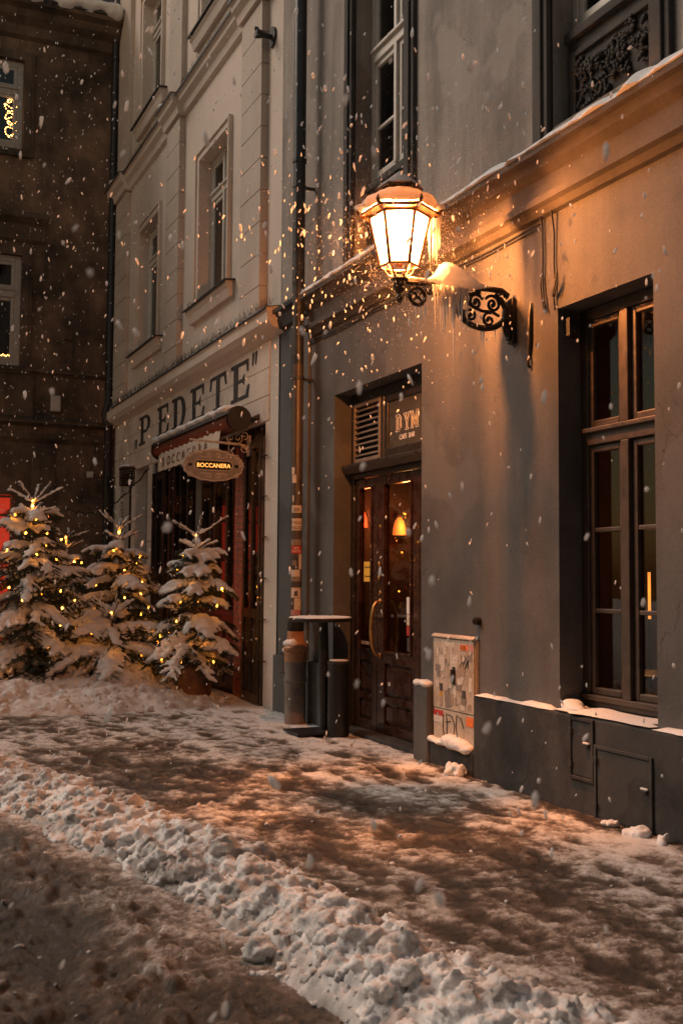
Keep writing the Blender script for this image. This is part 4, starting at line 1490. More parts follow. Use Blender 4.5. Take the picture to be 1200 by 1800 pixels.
for k in range(4):
    G().ball((3.728, 9.65 + 0.075 * (k % 2), 0.49 + 0.175 * (k // 2)), 0.011, 1).build('bolt', M['iron'], t)


def pipe_sticker(z0, z1, th0, th1, mat, nm='sticker'):
    """curved sticker on the lower pipe; angles about its axis, 0 = towards the camera"""
    base = math.atan2(-(PY2 + 0.03), -(PX - 0.01)) + 0.0
    g = G()
    n = 6
    vs, fs = [], []
    for k in range(n + 1):
        an = base + th0 + (th1 - th0) * k / n
        for zz in (z0, z1):
            vs.append((PX - 0.01 + 0.0572 * math.cos(an), PY2 + 0.03 + 0.0572 * math.sin(an), zz))
    for k in range(n):
        fs.append((2 * k, 2 * k + 2, 2 * k + 3, 2 * k + 1))
    g.add(vs, fs, mapped=False)
    return g.build(nm, mat, t)


sr = random.Random(5)
for (z0, z1, a, b, mm) in ((1.04, 1.09, -.9, .9, 'pink'), (1.09, 1.20, -.3, 1.0, 'pale'), (1.10, 1.19, -1.1, -.35, 'dk'), (1.205, 1.30, -.9, .9, 'pale'), (1.305, 1.36, -1.1, 1.0, 'dk'), (1.36, 1.40, -1.0, .9, 'grey'),
                           (1.405, 1.47, -.9, .7, 'pale'), (1.475, 1.60, -1.2, .4, 'dk'), (1.475, 1.62, .45, 1.1, 'pale'), (1.625, 1.70, -1.0, 1.0, 'red'), (1.705, 1.76, -1.0, .9, 'grey'), (1.765, 1.84, -.9, 1.0, 'dk'),
                           (1.845, 1.96, -.9, 1.0, 'pale'), (1.965, 2.01, -1.0, .9, 'dk'), (2.015, 2.085, -.9, 1.0, 'pale'), (2.1, 2.2, -1.1, .1, 'dk'), (2.21, 2.30, -1.1, -.2, 'dk'), (2.30, 2.38, -.9, -.1, 'pale'), (2.385, 2.45, -1.0, -.4, 'pale'),
                           (1.22, 1.27, -.3, .3, 'dk'), (1.51, 1.56, -.7, 0, 'grey'), (2.12, 2.18, -.8, -.5, 'pale')):
    pipe_sticker(z0, z1, a, b, M['st_' + mm])
vx, vy = -(PX - 0.01), -(PY2 + 0.03)
vl = math.hypot(vx, vy)
ux, uy = vx / vl, vy / vl
rt = (-uy, ux, 0)
for txt, zz, sz in (('PAOS', 1.905, 0.045), ('PAOS', 1.855, 0.045), ('SSR', 2.025, 0.05), ('0010', 1.665, 0.032), ('GWTO', 1.635, 0.032)):
    text_geo(txt, sz, (PX - 0.01 + ux * 0.0595, PY2 + 0.03 + uy * 0.0595, zz), tuple(rt), UP, 0.0008, align='CENTER', width=0.8).build('lettering', M['black_print'] if zz > 1.7 else M['white_print'], t)
remesh_blobs('snow_pad', [((CX - 0.07, CY - 0.01, 0.775), (0.05, 0.06, 0.04)), ((CX - 0.05, CY - 0.05, 0.78), (0.05, 0.05, 0.04)), ((CX - 0.085, CY + 0.03, 0.77), (0.035, 0.035, 0.03))], 0.008, M['snow'], 0.004, 14,
             base=(CX - 0.07, CY, 0.76), label='pad of snow on the shoulder of the clay pipe', cat='snow')
remesh_blobs('snow_pad', [((3.765, 9.69, 0.695), (0.036, 0.04, 0.02))], 0.006, M['snow'], 0.003, 14, base=(3.765, 9.69, 0.68), label='pad of snow on the inspection door of the clay pipe', cat='snow')

# ---- bar table and bin by the door
t = thing('bar_table', (3.80, 8.9, 0.03), 'tall round black bar table beside the cafe door', 'table')
G().lathe((3.775, 8.9, 0), [(0.25, 1.008), (0.285, 1.012), (0.287, 1.035), (0.283, 1.040)], 40).build('tabletop', M['black_metal'], t, smooth=True)
G().tube([(3.83, 8.9, 0.05), (3.80, 8.9, 1.01)], 0.046, 18).build('post', M['black_metal'], t, smooth=True)
G().box(3.50, 3.93, 8.72, 9.08, 0.035, 0.055).build('base_plate', M['black_metal'], t, bev=0.004)
remesh_blobs('snow_layer', [((3.775 + 0.19 * math.cos(k), 8.9 + 0.19 * math.sin(k), 1.044), (0.10, 0.10, 0.012)) for k in np.arange(0, 6.28, 0.5)] + [((3.775, 8.9, 1.045), (0.2, 0.2, 0.014))],
             0.007, M['snow'], 0.002, 20, base=(3.775, 8.9, 1.04), label='thin sheet of snow on the round bar table', cat='snow')
t = thing('litter_bin', (3.86, 8.68, 0.03), 'slim black cylindrical bin standing in front of the bar table post', 'bin')
G().lathe((3.86, 8.68, 0), [(0.092, 0.03), (0.095, 0.05), (0.095, 0.655)], 28).build('body', M['black_metal'], t, smooth=True)
G().lathe((3.86, 8.68, 0), [(0.099, 0.650), (0.099, 0.672), (0.085, 0.676)], 28).build('rim', M['steel_dark'], t, smooth=True)
G().lathe((3.86, 8.68, 0), [(0.084, 0.674), (0.080, 0.682), (0.03, 0.686)], 24).build('snow_disc', M['snow'], None, smooth=True, origin=(3.86, 8.68, 0.67), label='disc of snow on the lid of the slim black bin', cat='snow')

# ---- snow lying on the cafe building
def snow_strip(name, a0, a1, d0_, d1_, z, th, lab, seed, slope=0.0, wob=0.02):
    n = max(8, int(abs(a1 - a0) / 0.025))
    A = np.linspace(a0, a1, n)
    g = G(FX)
    rr = np.random.default_rng(seed)
    k1 = np.interp(np.arange(n), np.arange(0, n, 6), rr.normal(0, 1, len(np.arange(0, n, 6))))
    k2 = np.interp(np.arange(n), np.arange(0, n, 3), rr.normal(0, 1, len(np.arange(0, n, 3))))
    m = 7
    vs = []
    for i, a in enumerate(A):
        endt = min(1, i / 3, (n - 1 - i) / 3)
        h = max(0.006, th * (1 + 0.35 * k1[i] + 0.15 * k2[i])) * endt
        o = d1_ + wob * 0.5 * k2[i]
        for j in range(m):
            q = j / (m - 1)
            dd = d0_ + (o - d0_) * q
            zz = z - slope * q + h * math.sin(min(1, (1 - q) * 1.6 + 0.0) * math.pi / 2) ** 0.7
            vs.append((a, dd, zz))
        vs.append((a, d1_ - 0.02, z - slope - 0.004))
    m1 = m + 1
    fs = [(i * m1 + j, i * m1 + j + 1, (i + 1) * m1 + j + 1, (i + 1) * m1 + j) for i in range(n - 1) for j in range(m)]
    g.add(vs, fs)
    return g.build(name, M['snow'], None, smooth=True, origin=(4 - d1_, (a0 + a1) / 2, z), label=lab, cat='snow', recalc=False)


snow_strip('cornice_snow', 9.66, 1.0, 0.055, 0.185, 4.215, 0.022, 'long strip of snow along the cornice of the cafe building', 1, slope=0.085)
snow_strip('plinth_snow', 6.55, 5.63, 0.002, 0.064, 0.590, 0.016, 'thin strip of snow on the dark plinth right of the meter cabinet', 2)
snow_strip('plinth_snow', 4.71, 1.0, 0.002, 0.064, 0.590, 0.016, 'thin strip of snow on the dark plinth right of the big window', 12)
snow_strip('sill_snow', 5.622, 4.715, -0.14, 0.066, 0.600, 0.020, 'snow lying on the sill of the big ground floor window', 3)
remesh_blobs('snow_lump', [((4.05, 5.56, 0.62), (0.07, 0.09, 0.045)), ((4.02, 5.50, 0.61), (0.05, 0.10, 0.03))], 0.009, M['snow'], 0.005, 12, base=(4.05, 5.55, 0.6), label='small drift of snow in the corner of the big window sill', cat='snow')
remesh_blobs('snow_lump', [((3.965, 7.31, 0.605), (0.055, 0.12, 0.028)), ((3.95, 7.38, 0.60), (0.045, 0.06, 0.03)), ((3.95, 7.25, 0.60), (0.05, 0.06, 0.03))], 0.008, M['snow'], 0.006, 14,
             base=(3.965, 7.31, 0.6), label='cap of snow on the short plinth stub by the door', cat='snow')
remesh_blobs('snow_lump', [((3.945, 6.86, 0.225), (0.055, 0.14, 0.055)), ((3.945, 6.76, 0.215), (0.06, 0.14, 0.05)), ((3.95, 6.68, 0.20), (0.05, 0.10, 0.04)), ((3.945, 7.02, 0.20), (0.045, 0.16, 0.022)), ((3.945, 7.15, 0.205), (0.04, 0.05, 0.028))],
             0.008, M['snow'], 0.007, 14, base=(3.945, 6.9, 0.2), label='lump of snow on the ledge under the meter cabinet', cat='snow')
for i, (y_, x_, r__, lab) in enumerate(((6.66, 3.87, 0.055, 'single lump of snow on the pavement below the meter cabinet'), (4.98, 3.87, 0.03, 'small lump of snow by the plinth under the big hatch'),
                                        (4.72, 3.86, 0.05, 'jagged lump of snow at the foot of the plinth, right of the big hatch'), (4.55, 3.88, 0.035, 'smallest lump of snow at the right end of the plinth foot'))):
    rl = random.Random(i + 40)
    bl = [((x_ + rl.gauss(0, r__ * 0.4), y_ + rl.gauss(0, r__ * 0.7), 0.03 + abs(rl.gauss(0, r__ * 0.4))), tuple(r__ * rl.uniform(0.45, 0.8) for _ in range(3))) for _ in range(12)]
    remesh_blobs('snow_lump', bl, 0.007, M['snow'], 0.008, 24, base=(x_, y_, 0.03), label=lab, cat='snow')

# ================================================================== STREET LANTERN
LX, LY = 3.13, 6.12
t = thing('wall_lantern', (4.0, LY, 3.13), 'lit six sided street lantern on an ornate black iron wall bracket', 'street lamp')
g = G()
g.box(3.965, 4.0, LY - 0.035, LY + 0.035, 2.98, 3.29)
g.box(3.94, 3.965, LY - 0.022, LY + 0.022, 3.00, 3.27)
g.build('wall_plate', M['iron'], t, bev=0.008)
g = G()
g.tube([(3.955, LY, 3.305), (3.90, LY, 3.335), (3.80, LY, 3.335), (3.5, LY, 3.325), (3.3, LY, 3.315), (3.19, LY, 3.31), (3.13, LY, 3.315)], [0.018, 0.02, 0.02, 0.019, 0.018, 0.018, 0.02], 8)


def arc_pts(cx, cz, rx, rz, t0, t1, n=20):
    return [(cx + rx * math.cos(t0 + (t1 - t0) * k / n), LY, cz + rz * math.sin(t0 + (t1 - t0) * k / n)) for k in range(n + 1)]


def spiral(cx, cz, r0, r1, t0, turns, n=26):
    return [(cx + (r0 + (r1 - r0) * k / n) * math.cos(t0 + turns * 6.2832 * k / n), LY, cz + (r0 + (r1 - r0) * k / n) * math.sin(t0 + turns * 6.2832 * k / n)) for k in range(n + 1)]


g.build('arm', M['iron'], t, smooth=True)
g = G()
g.tube([(3.945, LY, 3.285), (3.915, LY, 3.325), (3.86, LY, 3.30)] + arc_pts(3.75, 3.19, 0.185, 0.125, 0.75, -3.6, 34), [0.017] * 3 + [0.021] * 35, 8)
g.tube([(3.955, LY, 3.02), (3.93, LY, 3.06), (3.92, LY, 3.12), (3.925, LY, 3.2)], 0.018, 8)
g.build('scroll', M['iron'], t, smooth=True)
for pts_, rr in ((spiral(3.83, 3.235, 0.062, 0.008, 2.6, -1.6), 0.011), (spiral(3.70, 3.235, 0.058, 0.008, 0.4, 1.5), 0.011), (spiral(3.80, 3.125, 0.05, 0.01, 1.2, 1.3), 0.010),
                 (spiral(3.66, 3.14, 0.05, 0.008, 3.6, -1.3), 0.010), ([(3.88, LY, 3.16), (3.82, LY, 3.185), (3.75, LY, 3.18), (3.68, LY, 3.20), (3.60, LY, 3.25)], 0.011),
                 ([(3.60, LY, 3.30), (3.65, LY, 3.28), (3.72, LY, 3.305)], 0.013), ([(3.565, LY, 3.28), (3.575, LY, 3.20), (3.60, LY, 3.16)], 0.013)):
    g = G()
    g.tube(pts_, rr, 6)
    g.ball((pts_[-1][0], LY, pts_[-1][2]), rr * 1.7, 1)
    g.build('scroll', M['iron'], t, smooth=True)
g = G()
g.tube(arc_pts(3.262, 3.225, 0.056, 0.056, 0, 6.2832, 24), 0.014, 8)
g.ball((3.262, LY, 3.225), 0.02, 1)
g.tube([(3.225, LY, 3.19), (3.30, LY, 3.26)], 0.008, 6)
g.tube([(3.225, LY, 3.26), (3.30, LY, 3.19)], 0.008, 6)
g.build('ring', M['iron'], t, smooth=True)
g = G()
g.tube(spiral(3.36, 3.275, 0.035, 0.006, 1.57, 1.25), 0.010, 6)
g.tube([(3.32, LY, 3.285), (3.42, LY, 3.25), (3.5, LY, 3.27), (3.55, LY, 3.30)], 0.012, 6)
g.build('scroll', M['iron'], t, smooth=True)
G().lathe((LX, LY, 0), [(0.004, 3.155), (0.016, 3.175), (0.026, 3.20), (0.014, 3.225), (0.03, 3.245), (0.045, 3.28), (0.04, 3.305), (0.06, 3.32), (0.055, 3.335), (0.025, 3.345)], 16).build('finial', M['iron'], t, smooth=True)
ph = math.atan2(-LY, -LX) + math.pi / 6
hexp = lambda r, z: [(LX + r * math.cos(ph + k * math.pi / 3), LY + r * math.sin(ph + k * math.pi / 3), z) for k in range(6)]
for k in range(6):
    g = G()
    an = ph + k * math.pi / 3
    c_, s_ = math.cos(an), math.sin(an)
    g.tube([(LX + r * c_, LY + r * s_, z) for r, z in ((0.035, 3.335), (0.07, 3.345), (0.088, 3.365), (0.095, 3.385), (0.13, 3.402))], 0.007, 6)
    g.build('basket_bar', M['lamp_metal'], t, smooth=True)
bo, to = hexp(0.122, 3.405), hexp(0.192, 3.725)
for k in range(6):
    j = (k + 1) % 6
    g = G()
    g.tube([bo[k], to[k]], 0.0115, 6)
    g.build('lantern_bar', M['lamp_metal'], t)
    for ring_, rr in ((bo, 0.0085), (to, 0.010)):
        G().tube([ring_[k], ring_[j]], rr, 6).build('rail', M['lamp_metal'], t)
    g = G()
    q = [Vector(bo[k]), Vector(bo[j]), Vector(to[j]), Vector(to[k])]
    c_ = sum(q, Vector()) / 4
    n_ = (q[1] - q[0]).cross(q[3] - q[0]).normalized()
    q = [c_ + (v - c_) * 0.97 for v in q]
    g.add([v + n_ * 0.0015 for v in q] + [v - n_ * 0.0015 for v in q], [(0, 1, 2, 3), (4, 5, 6, 7), (0, 1, 5, 4), (1, 2, 6, 5), (2, 3, 7, 6), (3, 0, 4, 7)], mapped=False)
    g.build('pane', M['lantern_glass'], t)
    # raised crest on each corner of the roof
    g = G()
    an = ph + k * math.pi / 3
    c_, s_ = math.cos(an), math.sin(an)
    g.tube([(LX + r * c_, LY + r * s_, z) for r, z in ((0.22, 3.735), (0.255, 3.75), (0.275, 3.775), (0.27, 3.80))], [0.02, 0.016, 0.012, 0.004], 6)
    g.build('roof_crest', M['lamp_metal'], t, smooth=True)
G().lathe((LX, LY, 0), [(0.195, 3.728), (0.262, 3.733), (0.262, 3.750), (0.248, 3.760)], 6, ph, caps=False).build('roof_brim', M['lamp_metal'], t)
G().lathe((LX, LY, 0), [(0.247, 3.760), (0.222, 3.79), (0.175, 3.845), (0.14, 3.872)], 6, ph, caps=False).build('roof_pane', M['roof_glass'], t)
G().lathe((LX, LY, 0), [(0.142, 3.872), (0.105, 3.885), (0.105, 3.905), (0.150, 3.905), (0.153, 3.915), (0.08, 3.965), (0.01, 4.015)], 6, ph, caps=False).build('lantern_roof', M['lamp_metal'], t)
G().lathe((LX, LY, 0), [(0.02, 3.405), (0.02, 3.47), (0.012, 3.48)], 10).build('lamp_holder', M['lamp_metal'], t)
G().ball((LX, LY, 3.655), 0.030, 2, (1, 1, 1.35)).build('mantle', M['lamp_bulb'], t, smooth=True)

# snow on the lantern and its bracket
bl = []
for k in range(12):
    an = k * math.pi / 6
    bl.append(((LX + 0.16 * math.cos(an), LY + 0.16 * math.sin(an), 3.805), (0.088, 0.088, 0.052)))
    bl.append(((LX + 0.105 * math.cos(an), LY + 0.105 * math.sin(an), 3.855), (0.062, 0.062, 0.040)))
remesh_blobs('lantern_snow', bl, 0.010, M['snow_lamp'], 0.006, 9, base=(LX, LY, 3.8), label='thick collar of snow round the roof of the lit lantern', cat='snow')
bl = [((LX, LY, 3.925 + 0.012 * q), (0.148 * (1 - q / 8.6), 0.148 * (1 - q / 8.6), 0.018)) for q in range(9)]
remesh_blobs('lantern_snow', bl, 0.009, M['snow_lamp'], 0.004, 9, base=(LX, LY, 3.95), label='pointed cap of snow on the very top of the lantern', cat='snow')
an = math.atan2(-LY, -LX) - 1.571
for sg, lab, kk in ((-1, 'tuft of snow on the left roof crest of the lantern', 1), (1, 'tuft of snow on the right roof crest of the lantern', 1)):
    ax, ay = LX + sg * 0.255 * math.cos(an) * -1, LY + sg * 0.255 * math.sin(an) * -1
    remesh_blobs('lantern_snow', [((ax, ay, 3.79), (0.045, 0.045, 0.024)), ((ax * 0.85 + LX * 0.15, ay * 0.85 + LY * 0.15, 3.80), (0.05, 0.05, 0.025))], 0.008, M['snow_lamp'], 0.004, 12, base=(ax, ay, 3.78), label=lab, cat='snow')
bl = []
for k in range(26):
    q = k / 25
    xx = 3.22 + 0.68 * q
    pk = math.exp(-((xx - 3.475) / (0.075 if xx < 3.475 else 0.19)) ** 2)
    bl.append(((xx, LY, 3.335 + 0.045 * pk), (0.03 + 0.02 * pk, 0.022 + 0.06 * pk, 0.014 + 0.088 * pk)))
for k in range(10):
    bl.append(((3.43 + 0.016 * k, LY, 3.30 - 0.02 * math.sin(k * 0.5)), (0.03, 0.05, 0.035)))
remesh_blobs('bracket_snow', bl, 0.010, M['snow_lamp'], 0.006, 8, base=(3.5, LY, 3.33), label='heap of snow piled on the arm of the lantern bracket', cat='snow')

# icicles
def icicle(x, y, z, L, r, lab='thin clear icicle hanging from the snowy arm of the lantern bracket', grp='icicles under the bracket arm'):
    g = G()
    n = 9
    g.tube([(x + random.uniform(-1, 1) * 0.0015, y + random.uniform(-1, 1) * 0.0015, z - L * k / n) for k in range(n + 1)],
           [max(0.0008, r * (1 - (k / n) ** 0.8) * random.uniform(0.88, 1.12)) for k in range(n + 1)], 7)
    g.build('icicle', M['ice'], None, smooth=True, origin=(x, y, z), label=lab, cat='icicle', group=grp)


ri = random.Random(9)
for k in range(20):
    icicle(3.36 + 0.25 * k / 19 + ri.uniform(-.008, .008), LY + ri.uniform(-.07, -.025), 3.30, ri.uniform(0.10, 0.30) * (1 + 0.7 * math.exp(-((k - 6) / 3) ** 2)), ri.uniform(0.008, 0.018))
icicle(3.50, LY - 0.055, 3.29, 0.58, 0.017, 'longest icicle under the snowy arm of the lantern bracket', None)
for k in range(11):
    icicle(3.325 + 0.075 * k / 10, LY - 0.05 + 0.03 * math.sin(k * 2.1), 3.75, ri.uniform(0.20, 0.38), ri.uniform(0.008, 0.016), 'bright icicle hanging from the lantern roof beside the glowing glass', 'icicles beside the lantern glass')
for (x_, z_, L_) in ((3.25, 3.16, 0.10), (3.29, 3.165, 0.20), (3.32, 3.17, 0.14), (3.74, 3.05, 0.12), (3.76, 3.05, 0.16), (3.85, 3.08, 0.08), (3.63, 3.10, 0.10)):
    icicle(x_, LY, z_, L_, ri.uniform(0.005, 0.009), 'short icicle dripping from the iron scrollwork of the lantern bracket', 'icicles under the iron scrollwork')

# ================================================================== BEIGE BUILDING
bb = thing('shop_building', (4.0, 14.6, 0), 'beige stuccoed building with quoined pilasters and a painted shop name', 'building')
WA, WB = (12.39, 13.59, 4.96, 6.90), (15.72, 16.92, 4.96, 6.90)
WA2, WB2 = (12.39, 13.59, 8.72, 10.7), (15.72, 16.92, 8.72, 10.7)
SH = (10.99, 15.86, -0.1, 3.08)
N1, N2 = (17.40, 18.10, -0.1, 3.08), (16.14, 16.95, -0.1, 3.10)
wall_sheet(FX, 10.561, 18.64, -0.1, 12.2, [WA, WB, WA2, WB2, SH, N1, N2], 0.28).build('wall', M['beige'], bb)
g = G()
g.quad((12, 10.56, -0.1), (12, 18.64, -0.1), (12, 18.64, 12.2), (12, 10.56, 12.2))
g.quad((4.0, 18.64, -0.1), (12, 18.64, -0.1), (12, 18.64, 12.2), (4.0, 18.64, 12.2))
g.quad((4.0, 10.561, 11.0), (12, 10.561, 11.0), (12, 10.561, 12.2), (4.0, 10.561, 12.2))
g.build('rear_wall', M['beige'], bb)
G().box(3.6, 12.1, 10.5, 18.7, 12.2, 12.4).build('roof', M['roof'], bb)
# rusticated pilasters: one block object each
PIL = ((17.66, 18.47), (14.40, 15.05), (11.03, 11.69))
for (b0, b1) in PIL:
    g = G(FX)
    g.box(b0, b1, -0.02, 0.070, 4.21, 7.80)
    pl = g.build('pilaster', M['beige_pil'], bb)
    blk = None
    for k in range(10):
        if blk is None:
            g = G(FX)
            g.box(b0 - 0.0, b1 + 0.0, 0.071, 0.085, 4.235, 4.235 + 0.346)
            g.box(b0 - 0.012, b0, 0.0, 0.085, 4.235, 4.235 + 0.346)
            g.box(b1, b1 + 0.012, 0.0, 0.085, 4.235, 4.235 + 0.346)
            blk = g.build('rustication_block', M['beige_pil'], pl, bev=0.0)
        else:
            dup(blk, 0, 0, 0.3585 * k)
    g = G(FX)
    g.box(b0 - 0.01, b1 + 0.01, -0.02, 0.075, 8.13, 11.9)
    g.build('pilaster', M['beige_pil'], bb, bev=0.006)
# cornice above the shop and string course
cor = [(-0.03, 4.235), (0.06, 4.235), (0.20, 4.205), (0.205, 4.18), (0.19, 4.175), (0.185, 4.07), (0.13, 4.02), (0.05, 3.99), (0.0, 3.96), (-0.03, 3.96)]
g = G(FX)
g.prism(cor, 10.46, 18.62)
g.build('cornice', M['beige'], bb)
g = G(FX)
g.prism([(0.0, 4.25), (0.20, 4.212), (0.218, 4.204), (0.218, 4.185), (0.206, 4.182), (0.206, 4.2065), (0.06, 4.237), (0.0, 4.237)], 10.44, 18.62)
g.build('flashing', M['lead'], bb)
up = [(-0.03, 8.13), (0.03, 8.13), (0.16, 8.10), (0.165, 8.06), (0.14, 8.05), (0.13, 7.98), (0.07, 7.93), (0.05, 7.84), (0.0, 7.82), (-0.03, 7.82)]
for k, (q0, q1, ex) in enumerate(((10.6, 10.97, 0), (10.97, 11.75, .075), (11.75, 14.33, 0), (14.33, 15.12, .075), (15.12, 17.58, 0), (17.58, 18.62, .075))):
    g = G(FX)
    g.prism([(d + (ex if d > 0 else 0), z) for d, z in up], q0 + 0.001, q1 - 0.001)
    sc = g.build('string_course', M['beige'], bb)
    g = G(FX)
    g.prism([(0.0, 8.145), (0.165 + ex, 8.112), (0.178 + ex, 8.10), (0.178 + ex, 8.06), (0.167 + ex, 8.06), (0.165 + ex, 8.1015), (0.0, 8.133)], q0 - 0.01, q1 + 0.01)
    g.build('flashing', M['lead'], sc)
# windows of the beige building
for (a0, a1, z0, z1) in (WA, WB, WA2, WB2):
    w = window(bb, FX, a0, a1, z0 + 0.005, z1 - 0.005, -0.14, 1, (6.33 - 4.96 + z0, 6.44 - 4.96 + z0), 1, M['white_frame'], M['glass'], fw=0.06, sw=0.05, mull=0.06)
    g = G(FX)
    for (e, d, b) in ((0.0, 0.030, 0.085), (0.085, 0.055, 0.035)):
        a_, b_ = a0 - 0.001 - e - b, a1 + 0.001 + e + b
        g.box(a_, a_ + b - 0.001, -0.01, d, z0 - 0.02, z1 + e + b).box(b_ - b + 0.001, b_, -0.01, d, z0 - 0.02, z1 + e + b).box(a_ + b, b_ - b, -0.01, d, z1 + e + 0.001, z1 + e + b - 0.002)
    g.build('surround', M['beige'], bb, bev=0.005)
    c = (a0 + a1) / 2
    g = G(FX)
    g.prism([(-0.02, z0 - 0.03), (0.11, z0 - 0.04), (0.115, z0 - 0.09), (0.09, z0 - 0.12), (0.06, z0 - 0.22), (-0.02, z0 - 0.225)], c - 0.86, c + 0.86)
    si = g.build('sill', M['beige'], bb)
    g = G(FX)
    g.prism([(-0.22, z0 + 0.004), (0.135, z0 - 0.026), (0.145, z0 - 0.03), (0.145, z0 - 0.055), (0.136, z0 - 0.055), (0.118, z0 - 0.0385), (-0.02, z0 - 0.028)], c - 0.9, c + 0.9)
    g.build('flashing', M['lead'], si)
    # net curtain behind the glass
    g = G(FX)
    for q in range(24):
        a_ = a0 + 0.07 + (a1 - a0 - 0.14) * q / 24
        b_ = a0 + 0.07 + (a1 - a0 - 0.14) * (q + 1) / 24
        if 7 < q < 15:
            continue
        g.quad((a_, -0.27 - 0.02 * (q % 2), z0 + 0.05), (b_, -0.27 - 0.02 * ((q + 1) % 2), z0 + 0.05), (b_, -0.27 - 0.02 * ((q + 1) % 2), z1 - 0.05), (a_, -0.27 - 0.02 * (q % 2), z1 - 0.05))
    g.build('curtain', M['canvas'], bb)
# bird spikes: fine wires along the ledges
g = G()
rs = random.Random(2)
def spikes(a0, a1, X_, z, h):
    a = a0
    while a < a1:
        for q in range(2):
            dx, dy = rs.uniform(-0.05, 0.05), rs.uniform(-0.03, 0.03)
            g.tube([(X_ + rs.uniform(-.02, .02), a, z), (X_ + dx, a + dy, z + h * rs.uniform(0.7, 1.1))], [0.0022, 0.0012], 3, caps=False)
        a += 0.028
spikes(10.5, 18.5, 3.86, 4.22, 0.13)
spikes(11.8, 14.3, 3.90, 8.12, 0.14)
spikes(15.2, 17.5, 3.90, 8.12, 0.14)
for c in (12.99, 16.32):
    spikes(c + 0.6, c + 0.85, 3.90, 4.93, 0.09)
g.build('bird_spikes', M['cornice'], bb, kind='stuff', recalc=False)
snow_strip('cornice_snow', 18.3, 10.5, 0.14, 0.212, 4.232, 0.012, 'thin line of snow along the cornice above the painted shop name', 5, slope=0.02, wob=0.01)
remesh_blobs('snow_lump', [((3.80, 14.95, 8.15), (0.06, 0.10, 0.04)), ((3.82, 15.02, 8.15), (0.05, 0.07, 0.035))], 0.012, M['snow'], 0.006, 9, base=(3.8, 14.97, 8.13), label='lump of snow on the string course above the middle pilaster', cat='snow')
remesh_blobs('snow_lump', [((3.80, 18.25, 8.15), (0.06, 0.14, 0.03))], 0.012, M['snow'], 0.006, 9, base=(3.8, 18.25, 8.13), label='lump of snow on the string course above the corner pilaster', cat='snow')

# plaster blocks of the name band
zc = [3.085, 3.36, 3.66, 3.955]
for k in range(3):
    a = 10.86 + (0.45 if k % 2 else 0.0)
    e = 10.86
    while e < 18.6:
        f = min(18.6, a + 1.35) if a > e + 0.01 else min(18.6, e + 1.35)
        f = min(f, 18.6)
        lo = zc[k]
        if lo < 3.1 and False:
            pass
        g = G(FX)
        g.box(e + 0.003, f - 0.003, -0.01, 0.012 + 0.001 * ((int(e * 7) + k) % 3), lo + 0.004, zc[k + 1] - 0.004)
        g.build('plaster_block', M['beige_sign'], bb, bev=0.004)
        e = f
        a = e
# painted name
DEP = 4.0 - 0.0185
for ch, yl, w_ in (('P', 16.73, .80), ('E', 15.62, .76), ('D', 14.80, .80), ('E', 13.88, .76), ('T', 12.99, .72), ('E', 12.16, .78)):
    g = G()
    for poly in glyph_slab(ch):
        n = len(poly)
        vs = [(DEP, yl - a * w_, 3.435 + z * 0.445) for a, z in poly] + [(DEP + 0.012, yl - a * w_, 3.435 + z * 0.445) for a, z in poly]
        g.add(vs, [tuple(range(n)), tuple(range(n, 2 * n))] + [(i, (i + 1) % n, n + (i + 1) % n, n + i) for i in range(n)], mapped=False)
    g.build('painted_letter', M['old_paint'], bb)
for (yy, zz, sg) in ((17.02, 3.43, -1), (11.40, 3.78, 1)):
    g = G()
    for q in (0, 0.10):
        y0 = yy - q
        poly = [(y0, zz + 0.13), (y0 - 0.06, zz + 0.13), (y0 - 0.02, zz - 0.02), (y0 + 0.01, zz)]
        vs = [(DEP, a, z) for a, z in poly] + [(DEP + 0.012, a, z) for a, z in poly]
        g.add(vs, [(0, 1, 2, 3), (4, 5, 6, 7), (0, 1, 5, 4), (1, 2, 6, 5), (2, 3, 7, 6), (3, 0, 4, 7)], mapped=False)
    g.build('painted_quote_mark', M['old_paint'], bb)
text_geo('EKSP. i OGR. ODR.', 0.20, (DEP, 15.45, 3.265), XR, UP, 0.003, width=0.98).build('painted_lettering', M['old_paint'], bb)

# niches left of the shop front
for (a0, a1, z0, z1) in (N1, N2):
    g = G(FX)
    g.box(a0 + 0.002, a1 - 0.002, -0.28, -0.16, -0.05, z1 - 0.002)
    nd_ = g.build('niche_panel', M['beige_grey'], bb)
for k in range(8):
    for (b0, b1) in ((15.875, 16.125), (16.965, 17.385)):
        g = G(FX)
        g.box(b0, b1, -0.01, 0.016, 0.05 + 0.375 * k, 0.05 + 0.375 * k + 0.362)
        g.build('rustication_block', M['beige'], bb, bev=0.004)
# shop front: posts, folding shutters, glazing, lower panels
g = G(FX)
g.box(10.995, 15.855, -0.22, -0.03, 2.93, 3.075).box(10.995, 11.06, -0.22, 0.02, 0, 2.93).box(15.80, 15.855, -0.22, 0.02, 0, 2.93)
g.build('shop_frame', M['wood_dark'], bb, bev=0.006)


